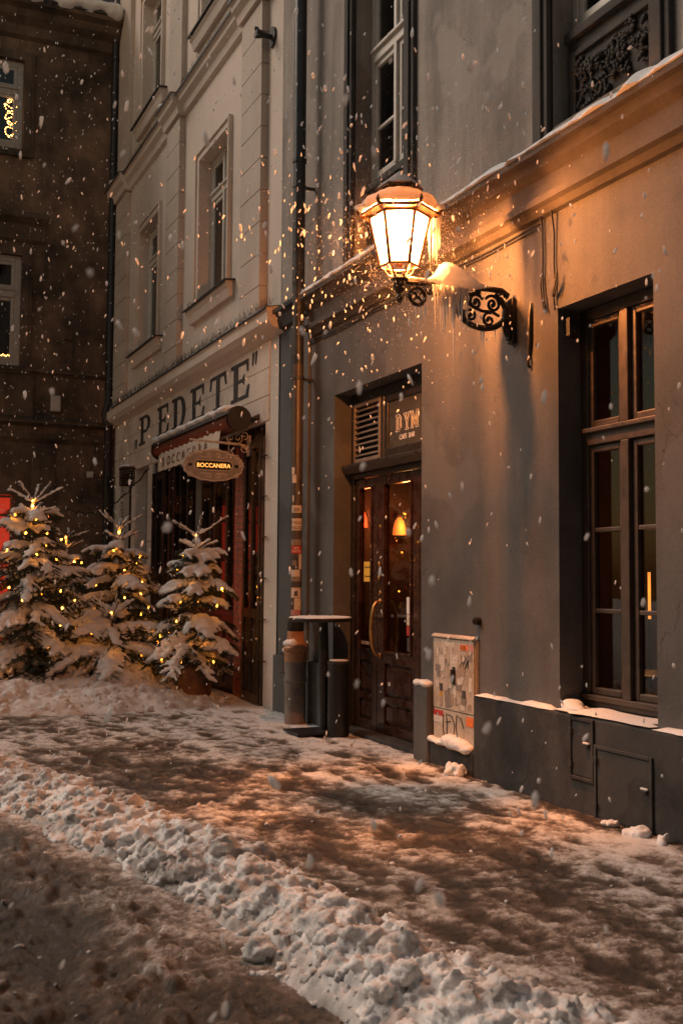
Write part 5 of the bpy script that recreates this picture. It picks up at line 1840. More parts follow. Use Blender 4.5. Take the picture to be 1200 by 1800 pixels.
def shutter(a0, a1, d, nrail=(0.95, 1.05)):
    """dark glossy folding shutter leaf with lower panel and hinges"""
    g = G(FX)
    g.box(a0, a0 + 0.06, d - 0.05, d, 0.03, 2.92).box(a1 - 0.06, a1, d - 0.05, d, 0.03, 2.92)
    g.box(a0 + 0.06, a1 - 0.06, d - 0.05, d, 2.82, 2.92).box(a0 + 0.06, a1 - 0.06, d - 0.05, d, nrail[0], nrail[1]).box(a0 + 0.06, a1 - 0.06, d - 0.05, d, 0.03, 0.13)
    s = g.build('shutter', M['wood_dark'], bb, bev=0.005)
    g = G(FX)
    g.box(a0 + 0.058, a1 - 0.058, d - 0.034, d - 0.028, nrail[1] - 0.002, 2.822)
    g.build('pane', M['shut_glass'], s)
    g = G(FX)
    g.box(a0 + 0.058, a1 - 0.058, d - 0.045, d - 0.02, 0.128, nrail[0] + 0.002)
    g.box(a0 + 0.10, a1 - 0.10, d - 0.02, d - 0.008, 0.20, nrail[0] - 0.07)
    g.build('panel', M['wood_dark'], s, bev=0.008)
    return s


M['shut_glass'] = glass('dark_shutter_glass', (0.42, 0.40, 0.38), 0.03, 1.6)
shutter(15.28, 15.80, -0.02)
shutter(14.95, 15.27, -0.10)
shutter(11.40, 11.72, 0.0)
shutter(11.07, 11.39, 0.03)
for k in range(6):
    g = G(FX)
    g.box(10.86, 11.06, 0.02, 0.034, 0.5 + 0.44 * k, 0.512 + 0.44 * k)
    g.build('hinge_bar', M['iron'], bb)
# brick pier on the right, red brown post on the left
brk = None
for k in range(39):
    if brk is None:
        g = G(FX)
        g.box(11.78, 12.02, -0.20, -0.05, 0.0, 0.066).box(12.03, 12.14, -0.20, -0.05, 0.0, 0.066)
        brk = g.build('brick_course', M['brick'], bb, bev=0.004)
    else:
        dup(brk, 0, (0.0 if k % 2 == 0 else 0.012), 0.075 * k)
g = G(FX)
g.box(11.775, 12.165, -0.21, -0.058, 0, 2.93)
g.build('mortar_core', M['beige_grey'], bb)
g = G(FX)
g.box(14.78, 14.92, -0.20, -0.04, 0, 2.93)
g.build('post', M['wood'], bb, bev=0.006)
# glazed middle part
for (b0, b1, mm) in ((13.75, 14.30, 'beige_grey'),):
    g = G(FX)
    g.box(b0, b1, -0.26, -0.20, 1.0, 2.92)
    g.build('blind_panel', M[mm], bb)
g = G(FX)
for a in (12.20, 12.62, 13.10, 13.64, 14.34, 14.70):
    g.box(a - 0.035, a + 0.035, -0.18, -0.09, 1.0, 2.93)
g.box(12.17, 14.78, -0.18, -0.08, 0.93, 1.0)
sw_ = g.build('shop_window', M['wood_dark'], bb, bev=0.005)
for (b0, b1) in ((12.235, 12.585), (12.655, 13.065), (13.135, 13.605), (14.375, 14.665)):
    g = G(FX)
    g.box(b0 - 0.004, b1 + 0.004, -0.142, -0.137, 0.998, 2.932)
    g.build('pane', M['glass_clear'], sw_)
g = G(FX)
for k in range(5):
    b0 = 12.20 + 0.515 * k
    g.box(b0 + 0.05, b0 + 0.47, -0.14, -0.115, 0.12, 0.86)
g.box(12.17, 14.78, -0.19, -0.14, 0.0, 0.93)
g.build('stall_riser', M['wood_dark'], bb, bev=0.008)
g = G()
g.quad((4.29, 10.9, 0.0), (8, 10.9, 0.0), (8, 10.9, 3.1), (4.29, 10.9, 3.1))
g.quad((8, 10.9, 0.0), (8, 15.9, 0.0), (8, 15.9, 3.1), (8, 10.9, 3.1))
g.quad((4.29, 15.9, 0.0), (8, 15.9, 0.0), (8, 15.9, 3.1), (4.29, 15.9, 3.1))
g.quad((4.29, 10.9, 3.1), (8, 10.9, 3.1), (8, 15.9, 3.1), (4.29, 15.9, 3.1))
g.build('shop_room', M['shop_wall'], bb)
for lx, ly, lz, lab in ((4.75, 12.55, 1.25, 'small red glowing lantern on the shop window sill'), (5.6, 14.0, 1.6, 'red glowing lantern hanging deeper inside the shop')):
    t = thing('shop_lamp', (lx, ly, lz), lab, 'lamp')
    G().lathe((lx, ly, lz), [(0.05, -0.09), (0.075, 0.0), (0.05, 0.09)], 12).build('lamp_shade', M['red_glow'], t, smooth=True)
    G().lathe((lx, ly, lz), [(0.03, 0.09), (0.03, 0.12), (0.01, 0.13)], 8).build('cap', M['iron'], t)
    point('lamp_light', (lx - 0.14, ly - 0.14, lz), 1.6, (1, .32, .09), 0.05, t)

# spotlight on the pilaster
t = thing('wall_spotlight', (3.92, 10.92, 7.34), 'small black spotlight on the beige wall high beside the pilaster', 'spotlight')
G().tube([(4.0, 10.88, 7.33), (3.975, 10.88, 7.33)], 0.11, 20).build('mount', M['black_metal'], t, smooth=True)
G().tube([(3.98, 10.88, 7.33), (3.90, 10.89, 7.34), (3.84, 10.90, 7.345), (3.80, 10.90, 7.35)], [0.025, 0.03, 0.05, 0.055], 14).build('head', M['black_metal'], t, smooth=True)
G().tube([(3.83, 10.90, 7.40), (3.79, 10.90, 7.40)], [0.02, 0.02], 8).build('clamp', M['black_metal'], t)

# awning
t = thing('awning', (3.75, 12.8, 3.1), 'rolled oxblood awning with a cream lettered valance above the shop front', 'awning')
g = G()
n = 16
for (y0, y1) in ((11.25, 14.45),):
    g.tube([(3.75, y0, 3.12), (3.75, y1, 3.12)], 0.115, 20)
g.build('roller', M['awning_roll'], t, smooth=True)
g = G()
vs = []
for yy in (11.15, 14.50):
    for k in range(9):
        an = math.radians(20 + 150 * k / 8)
        vs.append((3.75 - 0.145 * math.cos(an), yy, 3.12 + 0.145 * math.sin(an)))
    vs += [(4.0, yy, 3.20), (4.0, yy, 3.13)]
    for k in range(8, -1, -1):
        an = math.radians(20 + 150 * k / 8)
        vs.append((3.75 - 0.128 * math.cos(an), yy, 3.12 + 0.128 * math.sin(an)))
n = len(vs) // 2
g.add(vs, [tuple(range(n)), tuple(range(n, 2 * n))] + [(i, (i + 1) % n, n + (i + 1) % n, n + i) for i in range(n)], mapped=False)
g.build('hood', M['black_print'], t, smooth=True)
for yy in (11.13, 14.48):
    g = G()
    g.lathe((0, 0, 0), [], 3) if False else None
    g.tube([(3.75, yy, 3.12), (3.75, yy + 0.03, 3.12)], 0.132, 20)
    g.build('end_cap', M['black_metal'], t, smooth=True)
g = G()
nv = 60
vs, fs = [], []
for k in range(nv + 1):
    yy = 11.55 + (14.25 - 11.55) * k / nv
    x_ = 3.655 + 0.008 * math.sin(k * 1.3)
    vs += [(x_ + 0.02, yy, 3.06), (x_, yy, 2.94), (x_ - 0.004, yy, 2.80 + 0.005 * math.cos(k * math.pi / 3))]
for k in range(nv):
    for j in range(2):
        fs.append((3 * k + j, 3 * k + j + 1, 3 * k + j + 4, 3 * k + j + 3))
g.add(vs, fs, mapped=False)
va = g.build('valance', M['canvas'], t, recalc=False)
sd_ = va.modifiers.new('thick', 'SOLIDIFY')
sd_.thickness = 0.003
for k, ch in enumerate('BOCCANERA'):
    text_geo(ch, 0.175, (3.640, 13.98 - k * 0.235, 2.845), XR, UP, 0.002, shear=0.15, width=0.95).build('lettering', M['old_paint'] if k > 99 else M['awning_roll'], va)
bl = []
for k in range(46):
    yy = 11.35 + (14.40 - 11.35) * k / 45
    bl.append(((3.725, yy, 3.245 + 0.008 * math.sin(k)), (0.13, 0.07, 0.050 + 0.010 * math.sin(k * 1.7))))
remesh_blobs('awning_snow', bl, 0.012, M['snow'], 0.006, 8, base=(3.78, 12.9, 3.25), label='long roll of snow lying on the awning hood', cat='snow')

# hanging sign
t = thing('hanging_sign', (3.95, 11.5, 2.9), 'oval carved sign hanging from a scrolled iron arm by the shop front', 'sign')
SX, SZ = 3.572, 2.632
def scallop(rx, rz, n=72, amp=0.018, lobes=16):
    o = []
    for k in range(n):
        an = 2 * math.pi * k / n
        q = 1 + amp * math.cos(an * lobes) + 0.02 * math.cos(4 * an)
        o.append((SX + rx * q * math.copysign(abs(math.cos(an)) ** 0.9, math.cos(an)), SZ + rz * q * math.copysign(abs(math.sin(an)) ** 0.85, math.sin(an))))
    return o
FS = ('y', 11.5)
g = G(FS)
g.plate(scallop(0.345, 0.175), -0.015, 0.012)
bo_ = g.build('board', M['sign_board'], t)
g = G(FS)
o1 = scallop(0.335, 0.165)
g.tube([(a, 0.014, z) for a, z in o1 + o1[:1]], 0.008, 6)
for (cx_, cz_, t0, tn) in ((-0.27, 0.10, 0, 1.3), (0.27, 0.10, 3.14, -1.3), (-0.27, -0.10, 0, -1.3), (0.27, -0.10, 3.14, 1.3), (-0.05, 0.105, 3.1, -1.2), (0.05, 0.105, 0, 1.2), (-0.05, -0.105, 3.1, 1.2), (0.05, -0.105, 0, -1.2),
                           (-0.20, 0.135, 1, 1), (0.20, 0.135, 2, -1), (-0.31, 0.03, 1, 1.1), (0.31, 0.03, 2, -1.1)):
    g.tube([(SX + cx_ + (0.034 - 0.028 * k / 16) * math.cos(t0 + tn * 6.28 * k / 16), 0.014, SZ + cz_ + (0.034 - 0.028 * k / 16) * math.sin(t0 + tn * 6.28 * k / 16)) for k in range(17)], 0.006, 5)
g.tube([(SX - 0.16, 0.014, SZ + 0.10), (SX - 0.10, 0.014, SZ + 0.085), (SX - 0.05, 0.014, SZ + 0.10)], 0.008, 5)
g.tube([(SX + 0.16, 0.014, SZ + 0.10), (SX + 0.10, 0.014, SZ + 0.085), (SX + 0.05, 0.014, SZ + 0.10)], 0.008, 5)
g.tube([(SX - 0.16, 0.014, SZ - 0.10), (SX - 0.10, 0.014, SZ - 0.085), (SX - 0.05, 0.014, SZ - 0.10)], 0.008, 5)
g.tube([(SX + 0.16, 0.014, SZ - 0.10), (SX + 0.10, 0.014, SZ - 0.085), (SX + 0.05, 0.014, SZ - 0.10)], 0.008, 5)
g.build('relief', M['sign_relief'], bo_, smooth=True)
cap = lambda hw, hh: [(SX + hw * c, SZ + hh * s) for c, s in ((-1, -1), (1, -1))] and [(SX + (hw - hh) * sg + hh * math.cos(an), SZ + hh * math.sin(an)) for sg, a0_ in ((1, -math.pi / 2), (-1, math.pi / 2)) for an in [a0_ + math.pi * k / 8 for k in range(9)]]
g = G(FS)
g.plate(cap(0.225, 0.058), 0.012, 0.022)
pq = g.build('plaque', M['black_metal'], bo_)
g = G(FS)
c1 = cap(0.222, 0.055)
g.tube([(a, 0.023, z) for a, z in c1 + c1[:1]], 0.006, 6)
g.build('plaque_rim', M['sign_relief'], bo_, smooth=True)
text_geo('BOCCANERA', 0.066, (SX, 11.475, SZ - 0.024), (1, 0, 0), UP, 0.002, align='CENTER', width=0.98).build('lettering', M['sign_glow'], bo_)
for sg in (-1, 1):
    G().ball((SX + sg * 0.268, 11.487, SZ), 0.022, 2, (1.2, 0.5, 0.8)).build('boss', M['iron'], bo_, smooth=True)
g = G()
g.tube([(3.99, 11.52, 2.86), (3.88, 11.5, 2.885), (3.30, 11.5, 2.91)], [0.016, 0.016, 0.012], 8)
g.tube([(3.99, 11.52, 2.80), (3.95, 11.5, 2.84), (3.90, 11.5, 2.88)], 0.012, 8)
for (cx_, cz_, r0, t0, tn) in ((3.86, 2.955, 0.055, -1.57, 1.4), (3.77, 2.95, 0.045, -1.57, -1.4), (3.93, 2.99, 0.05, -1.57, 1.2), (3.94, 2.83, 0.05, 1.57, 1.2)):
    g.tube([(cx_ + (r0 - (r0 - 0.008) * k / 20) * math.cos(t0 + tn * 6.28 * k / 20), 11.5, cz_ + (r0 - (r0 - 0.008) * k / 20) * math.sin(t0 + tn * 6.28 * k / 20)) for k in range(21)], 0.006, 5)
for x_ in (3.40, 3.75):
    g.tube([(x_, 11.5, 2.90), (x_, 11.5, SZ + 0.155)], 0.004, 5)
g.box(3.985, 4.0, 11.47, 11.57, 2.76, 2.99)
g.build('bracket', M['sign_relief'], t, smooth=True)
snow_l = [((SX - 0.16 + 0.02 * k, 11.5, SZ + 0.185 - 0.0009 * (k - 8) ** 2), (0.022, 0.016, 0.009)) for k in range(17)]
remesh_blobs('sign_snow', snow_l, 0.006, M['snow'], 0.002, 20, base=(SX, 11.5, SZ + 0.18), label='thin rim of snow on top of the oval sign', cat='snow')

# lantern on a post, left of the shop
t = thing('post_lantern', (3.54, 15.5, 0), 'unlit black box lantern on a thin post by the grey niches', 'lamp')
g = G()
g.tube([(3.575, 15.5, 0), (3.575, 15.5, 2.70)], 0.018, 10)
g.lathe((3.575, 15.5, 0), [(0.10, 0.0), (0.10, 0.05), (0.03, 0.09)], 14)
g.build('post', M['iron'], t, smooth=True)
g = G()
for dx in (-0.085, 0.085):
    for dy in (-0.085, 0.085):
        g.box(3.525 + dx - 0.008, 3.525 + dx + 0.008, 15.5 + dy - 0.008, 15.5 + dy + 0.008, 2.70, 2.94)
for zz in (2.70, 2.81, 2.92):
    g.box(3.525 - 0.093, 3.525 + 0.093, 15.5 - 0.096, 15.5 - 0.08, zz, zz + 0.015).box(3.525 - 0.093, 3.525 + 0.093, 15.5 + 0.08, 15.5 + 0.096, zz, zz + 0.015)
    g.box(3.525 - 0.096, 3.525 - 0.08, 15.5 - 0.08, 15.5 + 0.08, zz, zz + 0.015).box(3.525 + 0.08, 3.525 + 0.096, 15.5 - 0.08, 15.5 + 0.08, zz, zz + 0.015)
g.build('lantern_frame', M['iron'], t)
G().box(3.45, 3.60, 15.425, 15.575, 2.72, 2.92).build('lantern_glass', M['shut_glass'], t)
G().lathe((3.525, 15.5, 0), [(0.15, 2.94), (0.15, 2.955), (0.04, 3.0)], 4, math.pi / 4).build('lantern_cap', M['iron'], t)
remesh_blobs('snow_lump', [((3.525, 15.5, 2.985), (0.12, 0.12, 0.028)), ((3.525, 15.5, 3.0), (0.07, 0.07, 0.03))], 0.010, M['snow'], 0.005, 12, base=(3.525, 15.5, 2.97), label='snow cap on the unlit post lantern', cat='snow')
g = G()
for k in range(46):
    zz = 2.68 - 0.045 * k
    g.tube([(3.455 + 0.012 * math.sin(k), 15.47, zz), (3.455 - 0.02 * math.sin(k * 2), 15.47 + 0.02 * math.cos(k * 2.3), zz - 0.03)], [0.012, 0.004], 4)
g.build('garland', M['bark'], origin=(3.455, 15.47, 2.68), label='thin twisted garland hanging below the post lantern', cat='garland')
g = G()
A_, B_ = Vector((3.80, 15.33, 2.95)), Vector((3.14, 18.45, 2.54))
g.tube([tuple(A_.lerp(B_, k / 24) + Vector((0, 0, -0.32 * math.sin(math.pi * k / 24) + 0.02 * math.sin(k * 2.1)))) for k in range(25)], 0.010, 6)
g.build('hanging_cable', M['wire'], origin=tuple(A_), label='sagging black cable strung from the shop front to the dark building', cat='cable')

# ================================================================== DARK CORNER BUILDING
db = thing('corner_building', (1.0, 18.6, 0), 'dark sooty brown building closing the end of the street', 'building')
DW = [(1.10, 2.34, 8.60, 10.14), (1.10, 2.38, 4.90, 6.78), (-1.6, -0.36, 8.60, 10.14), (-1.6, -0.32, 4.90, 6.78), (0.9, 2.36, -0.1, 2.75), (-1.9, -0.3, 0.9, 2.75)]
wall_sheet(FD, -6.0, 4.0, -0.1, 11.03, DW, 0.25).build('wall', M['dark'], db)
g = G()
g.quad((-6, 18.6, -0.1), (-6, 26, -0.1), (-6, 26, 11.0), (-6, 18.6, 11.0))
g.quad((-6, 26, -0.1), (4, 26, -0.1), (4, 26, 11.0), (-6, 26, 11.0))
g.quad((4.0, 18.65, -0.1), (4.0, 26, -0.1), (4.0, 26, 11.0), (4.0, 18.65, 11.0))
g.build('rear_wall', M['dark'], db)
g = G()
vs = [(-6.2, 18.15, 11.12), (4.6, 18.15, 11.12), (4.6, 24, 17.6), (-6.2, 24, 17.6), (-6.2, 18.15, 11.05), (4.6, 18.15, 11.05), (4.6, 26, 11.0), (-6.2, 26, 11.0)]
vs = [(min(x, 3.91) if y < 18.7 and x > 0 else x, y, z) for x, y, z in vs]
g.add(vs, [(0, 1, 2, 3), (4, 5, 6, 7), (0, 1, 5, 4), (1, 2, 6, 5), (2, 3, 7, 6), (3, 0, 4, 7)], mapped=False)
g.build('roof', M['roof'], db)
g = G(FD)
g.prism([(0, 11.045), (0.42, 11.045), (0.42, 10.97), (0.30, 10.92), (0.25, 10.82), (0.12, 10.72), (0.08, 10.57), (0.0, 10.52)], -6.0, 3.90)
g.build('eaves_cornice', M['dark_trim'], db)
for (zz, d, h) in ((4.80, 0.07, 0.09), (3.93, 0.10, 0.10)):
    g = G(FD)
    g.prism([(0, zz + h), (d, zz + h * 0.7), (d, zz + h * 0.2), (d * 0.4, zz), (0, zz - 0.03)], -6.0, 3.90)
    g.build('string_course', M['dark_trim'], db)
g = G(FD)
g.prism([(0, 3.80), (0.06, 3.79), (0.06, 3.70), (0.03, 3.66), (0, 3.62)], -6.0, 3.90)
g.build('string_course', M['dark_trim'], db)
g = G(FD)
g.box(-6.0, 2.62, -0.01, 0.035, 3.95, 4.80)
g.build('apron_panel', M['dark_trim'], db, bev=0.01)
g = G(FD)
g.box(2.62, 3.0, -0.01, 0.03, 0, 3.62)
g.build('pilaster', M['dark_trim'], db, bev=0.01)
for (a0, a1, z0, z1) in DW[:4]:
    window(db, FD, a0 + 0.001, a1 - 0.001, z0 + 0.001, z1 - 0.001, -0.05, 1, (z0 + (z1 - z0) * 0.62, z0 + (z1 - z0) * 0.70), 1, M['grey_frame'], M['glass'], fw=0.10, sw=0.06, mull=0.09)
    g = G(FD)
    for (b0, b1) in ((a0 - 0.17, a0 - 0.002), (a1 + 0.002, a1 + 0.17)):
        g.box(b0, b1, -0.01, 0.04, z0 - 0.08, z1 + 0.16)
        g.box(b0 + 0.05, b1 - 0.05, 0.04, 0.055, z0, z1 + 0.10)
    g.box(a0 - 0.001, a1 + 0.001, -0.01, 0.04, z1 + 0.002, z1 + 0.16).box(a0 - 0.17, a1 + 0.17, 0.0, 0.06, z0 - 0.13, z0 - 0.082)
    g.box(a0 - 0.001, a1 + 0.001, -0.01, 0.05, z0 - 0.08, z0 - 0.002)
    g.build('surround', M['dark_trim'], db, bev=0.006)
    if z0 < 6:
        g = G(FD)
        g.prism([(0, 7.55), (0.20, 7.48), (0.20, 7.40), (0.08, 7.30), (0.06, 7.05), (0, 7.0)], a0 - 0.32, a1 + 0.36)
        g.build('hood_mould', M['dark_trim'], db)
# red lit ground floor openings
for (a0, a1, z0, z1) in DW[4:]:
    g = G(FD)
    g.box(a0 + 0.002, a1 - 0.002, -0.22, -0.20, z0 + 0.1, z1 - 0.002)
    g.build('lit_blind', M['red_window'], db)
    g = G(FD)
    for k in range(5):
        a_ = a0 + 0.04 + (a1 - a0 - 0.08) * k / 4
        g.box(a_ - 0.022, a_ + 0.022, -0.12, -0.06, z0 + 0.1, z1)
    for zz in (0.9, 1.7, 2.4, 2.71):
        g.box(a0, a1, -0.11, -0.07, zz - 0.02, zz + 0.02)
    g.build('window_grille', M['wood_dark'], db, bev=0.003)
# eaves snow
bl = []
for k in range(70):
    xx = -2.5 + 6.30 * k / 69
    bl.append(((xx, 18.25 + 0.02 * math.sin(k), 11.16 + 0.03 * math.sin(k * 0.7)), (0.13, 0.22, 0.12 + 0.05 * math.sin(k * 1.3))))
remesh_blobs('roof_snow', bl, 0.03, M['snow'], 0.02, 3, base=(1, 18.25, 11.1), label='lumpy snow along the eaves of the dark building', cat='snow')
# downpipe in the corner
t = thing('downpipe', (3.88, 18.5, 0), 'black downpipe in the corner between dark and beige buildings', 'drainpipe')
G().tube([(3.87, 18.50, 0), (3.87, 18.50, 3.95), (3.80, 18.46, 4.15), (3.87, 18.50, 4.4), (3.87, 18.50, 11.1)], 0.065, 14).build('pipe', M['black_metal'], t, smooth=True)
for zz in (2.0, 4.6, 6.6, 8.6, 10.4):
    G().lathe((3.87, 18.50, zz), [(0.066, 0), (0.076, 0.01), (0.076, 0.06), (0.066, 0.07)], 14, caps=False).build('collar', M['black_metal'], t, smooth=True)
t = thing('junction_box', (2.976, 18.55, 4.2), 'pale upright junction box between the string courses of the dark building', 'box')
G().box(2.90, 3.06, 18.53, 18.60, 4.17, 4.44).build('housing', M['white_box'], t, bev=0.008)
G().box(2.915, 3.045, 18.522, 18.53, 4.19, 4.42).build('lid', M['white_box'], t, bev=0.004)
t = thing('junction_box', (3.585, 18.55, 3.1), 'small square white box low on the dark wall near the corner', 'box')
G().box(3.53, 3.64, 18.55, 18.60, 3.07, 3.18).build('housing', M['white_box'], t, bev=0.008)
G().box(3.54, 3.63, 18.542, 18.55, 3.08, 3.17).build('lid', M['white_box'], t, bev=0.004)
g = G()
g.tube([(1.5, 18.48, 4.055), (2.4, 18.48, 4.04), (3.2, 18.48, 4.045), (3.40, 18.5, 4.02), (3.55, 18.53, 3.88), (3.64, 18.56, 3.7), (3.66, 18.57, 3.55), (3.60, 18.57, 3.2)], 0.011, 6)
g.build('facade_cable', M['steel_dark'], origin=(2.5, 18.5, 4.0), label='pale cable running along the string course of the dark building', cat='cable')
# a bent iron hook on the dark wall
g = G()
g.tube([(3.25, 18.57, 5.55), (3.25, 18.57, 5.16), (3.27, 18.56, 5.12)], 0.012, 6)
g.tube([(3.10, 18.57, 5.42), (3.25, 18.565, 5.40)], 0.010, 6)
g.build('wall_hook', M['iron'], origin=(3.25, 18.57, 5.4), label='thin bent iron hook on the dark wall', cat='hook')


# ================================================================== FAIRY LIGHTS helper
bulb_mes = {}
def bulbs(parent, pts_, r=0.011, mat='bulb'):
    base = Vector(root_of(parent).location)
    bulb_me = bulb_mes.get(mat)
    for p in pts_:
        if bulb_me is None:
            bm = bmesh.new()
            bmesh.ops.create_icosphere(bm, subdivisions=1, radius=1)
            bulb_me = bpy.data.meshes.new('bulb')
            bm.to_mesh(bulb_me)
            bm.free()
            bulb_me.materials.append(M[mat])
            bulb_mes[mat] = bulb_me
        o = bpy.data.objects.new('bulb', bulb_me)
        COL.objects.link(o)
        o.parent = parent
        o.location = Vector(p) - base
        o.scale = (r, r, r * 1.2)


# lights in the windows of the dark building
t = thing('light_garland', (2.0, 18.66, 9.2), 'garland of warm lights curled behind the upper window of the dark building', 'fairy lights')
wp = []
for k in range(72):
    q = k / 71
    wp.append((2.15 + 0.085 * math.sin(q * 31) - 0.03 * math.cos(q * 9), 18.675 + 0.01 * math.sin(k), 8.82 + 0.66 * q + 0.05 * math.sin(q * 43)))
G().tube(wp, 0.003, 4).build('cord', M['wire'], t)
bulbs(t, wp, 0.010, 'window_bulb')
t = thing('light_garland', (2.2, 18.66, 5.1), 'short string of warm lights in the corner of the lower dark window', 'fairy lights')
wp = [(2.26 - 0.008 * math.sin(k), 18.675, 5.10 + 0.021 * k) for k in range(20)] + [(2.22 - 0.025 * k, 18.675, 5.08 + 0.012 * math.sin(k * 2)) for k in range(18)]
G().tube(wp[:20], 0.003, 4).tube(wp[20:], 0.003, 4).build('cord', M['wire'], t)
bulbs(t, wp, 0.009, 'window_bulb')

# ================================================================== POTTED FIRS
def fir(x, y, z0, h, r, seed, pot, label, snow_label, light_label, pot_label, pot_r=0.27, pot_h=0.36, n_lights=34, low=0.16, snow_amt=1.0, voxel=0.0125, lean=0.0, leader=0.30):
    R = random.Random(seed)
    t = thing('fir_tree', (x, y, z0), label, 'tree', 'potted firs hung with lights')
    zt = z0 + h
    base_z = z0 + pot_h * 0.9
    g = G()
    axis = lambda z: Vector((x + lean * (z - z0), y, z))
    g.tube([tuple(axis(base_z - 0.2)), tuple(axis(z0 + 0.5 * h)), tuple(axis(zt - 0.05))], [0.035, 0.022, 0.005], 8)
    g.build('trunk', M['bark'], t, smooth=True)
    nv, nf = [], []
    bg_ = G()
    balls = []
    spots = []

    def needles(p0, p1, dens=190, L=0.030):
        d = p1 - p0
        n = max(3, int(d.length * dens))
        dn = d.normalized()
        for k in range(n):
            c = p0 + d * (k / n)
            v = Vector((R.gauss(0, 1), R.gauss(0, 1), R.gauss(0, 0.8)))
            v = (v - dn * v.dot(dn))
            if v.length < 1e-4:
                continue
            v = v.normalized() * 0.85 + dn * 0.7
            v = v.normalized() * L * R.uniform(0.7, 1.2)
            w = dn.cross(v).normalized() * 0.0030
            i = len(nv)
            nv.extend(((c + w)[:], (c - w)[:], (c + v)[:]))
            nf.append((i, i + 1, i + 2))

    z = base_z + low * 0.3
    ztop = zt - leader
    while z < ztop:
        f = (z - base_z) / (zt - base_z)
        Lb = r * (1 - f) ** 0.8 + 0.10
        if f < 0.12:
            Lb *= 0.85
        nb = 8 if f < 0.35 else (7 if f < 0.6 else 6)
        a0 = R.uniform(0, 6.28)
        for k in range(nb):
            an = a0 + k * 6.2832 / nb + R.uniform(-0.3, 0.3)
            Lk = Lb * R.uniform(0.62, 1.18)
            el = R.uniform(-0.08, 0.25) + 0.45 * f
            heavy = R.random() < 0.70 * snow_amt
            droop = (R.uniform(0.42, 0.68) if heavy else R.uniform(0.15, 0.4)) * (1 - 0.45 * f)
            d = Vector((math.cos(an), math.sin(an), 0))
            sd_ = Vector((-d.y, d.x, 0))
            pt = []
            zo = R.uniform(-.035, .035)
            for q in range(7):
                s_ = q / 6
                pt.append(axis(z + zo) + d * (Lk * s_) + sd_ * (0.06 * Lk * math.sin(3 * s_ + k)) + Vector((0, 0, Lk * (math.tan(el) * s_ - droop * s_ * s_))))
            bg_.tube([tuple(p) for p in pt], [0.010 * (1 - 0.8 * q / 6) for q in range(7)], 4, caps=False)
            for q in range(1, 6):
                needles(pt[q], pt[q + 1], 330, 0.040)
            slab = heavy and R.random() < 0.40 and f < 0.85
            for q in range(1, 7):
                tl = Lk * 0.42 * (1.15 - q / 7) + 0.05
                for sg in (-1, 1):
                    tip = pt[q] + (d * 0.8 + sd_ * sg * R.uniform(0.7, 1.15)).normalized() * tl + Vector((0, 0, -0.34 * tl - R.uniform(0, 0.05)))
                    needles(pt[q], tip, 300, 0.038)
                    m_ = pt[q].lerp(tip, 0.5)
                    for sg2 in (-1, 1):
                        needles(m_, m_ + (d + sd_ * sg2 * 0.9).normalized() * tl * 0.4 - Vector((0, 0, 0.03)), 230, 0.03)
                    if heavy and R.random() < (0.9 if slab else 0.5):
                        for u in (0.2, 0.45, 0.7, 0.92):
                            c = pt[q].lerp(tip, u)
                            rr = (0.037 - 0.021 * u) * R.uniform(0.7, 1.3) * (1.35 if slab else 0.85)
                            balls.append(((c.x, c.y, c.z + 0.018), (rr * 1.15, rr * 1.15, rr * 0.75)))
            if heavy:
                for q in range(1, 7):
                    for u in (0.0, 0.5):
                        if q + u > 6:
                            continue
                        c = pt[q].lerp(pt[min(6, q + 1)], u)
                        wd_ = (0.026 + 0.050 * math.sin(math.pi * min(1, (q + u) / 6.8))) * R.uniform(0.65, 1.3) * (0.7 + 0.5 * Lk) * (1.4 if slab else 0.85)
                        balls.append(((c.x, c.y, c.z + 0.022), (wd_, wd_, 0.018 + wd_ * 0.32)))
            if R.random() < 0.8:
                spots.append(tuple(pt[R.choice([3, 4, 5])] + Vector((0, 0, -0.045)) + d * 0.03 + sd_ * R.uniform(-.06, .06)))
        z += (0.115 + 0.06 * R.uniform(0.6, 1.4)) * (0.75 + 0.45 * (1 - f))
    # bare leader with upswept snowy fingers
    for lz, nb, L in ((zt - leader * 0.88, 6, 0.20 + 0.08 * r), (zt - leader * 0.42, 5, 0.27 + 0.12 * r)):
        a0 = R.uniform(0, 6.28)
        for k in range(nb):
            an = a0 + k * 6.2832 / nb + R.uniform(-.2, .2)
            d = Vector((math.cos(an), math.sin(an), R.uniform(0.3, 0.75)))
            p0 = axis(lz)
            p1 = p0 + d * L * R.uniform(0.75, 1.2) * 0.85
            bg_.tube([tuple(p0), tuple(p1)], [0.008, 0.004], 4, caps=False)
            needles(p0.lerp(p1, 0.1), p1, 360, 0.022)
            top = R.uniform(0.75, 1.0)
            for u in np.linspace(0.05, top, 10):
                c = p0.lerp(p1, float(u))
                q_ = 0.020 * R.uniform(0.8, 1.15)
                balls.append(((c.x, c.y, c.z + 0.014), (q_, q_, q_ * 0.85)))
    needles(axis(zt - leader), axis(zt), 400, 0.022)
    for u in np.linspace(0.05, 0.55, 6):
        c = axis(zt - leader + leader * float(u))
        balls.append(((c.x - 0.008, c.y - 0.008, c.z), (0.024, 0.024, 0.03)))
    bg_.build('branches', M['bark'], t, recalc=False)
    me = bpy.data.meshes.new('needles')
    off = Vector((x, y, z0))
    me.from_pydata([tuple(Vector(v) - off) for v in nv], [], nf)
    me.materials.append(M['needle'])
    o = bpy.data.objects.new('needles', me)
    COL.objects.link(o)
    o.parent = t
    o['kind'] = 'stuff'
    remesh_blobs('fir_snow', balls, voxel, M['snow'], 0.016, 24, base=(x, y, z0), label=snow_label, cat='snow', kind='stuff')
    # lights
    R.shuffle(spots)
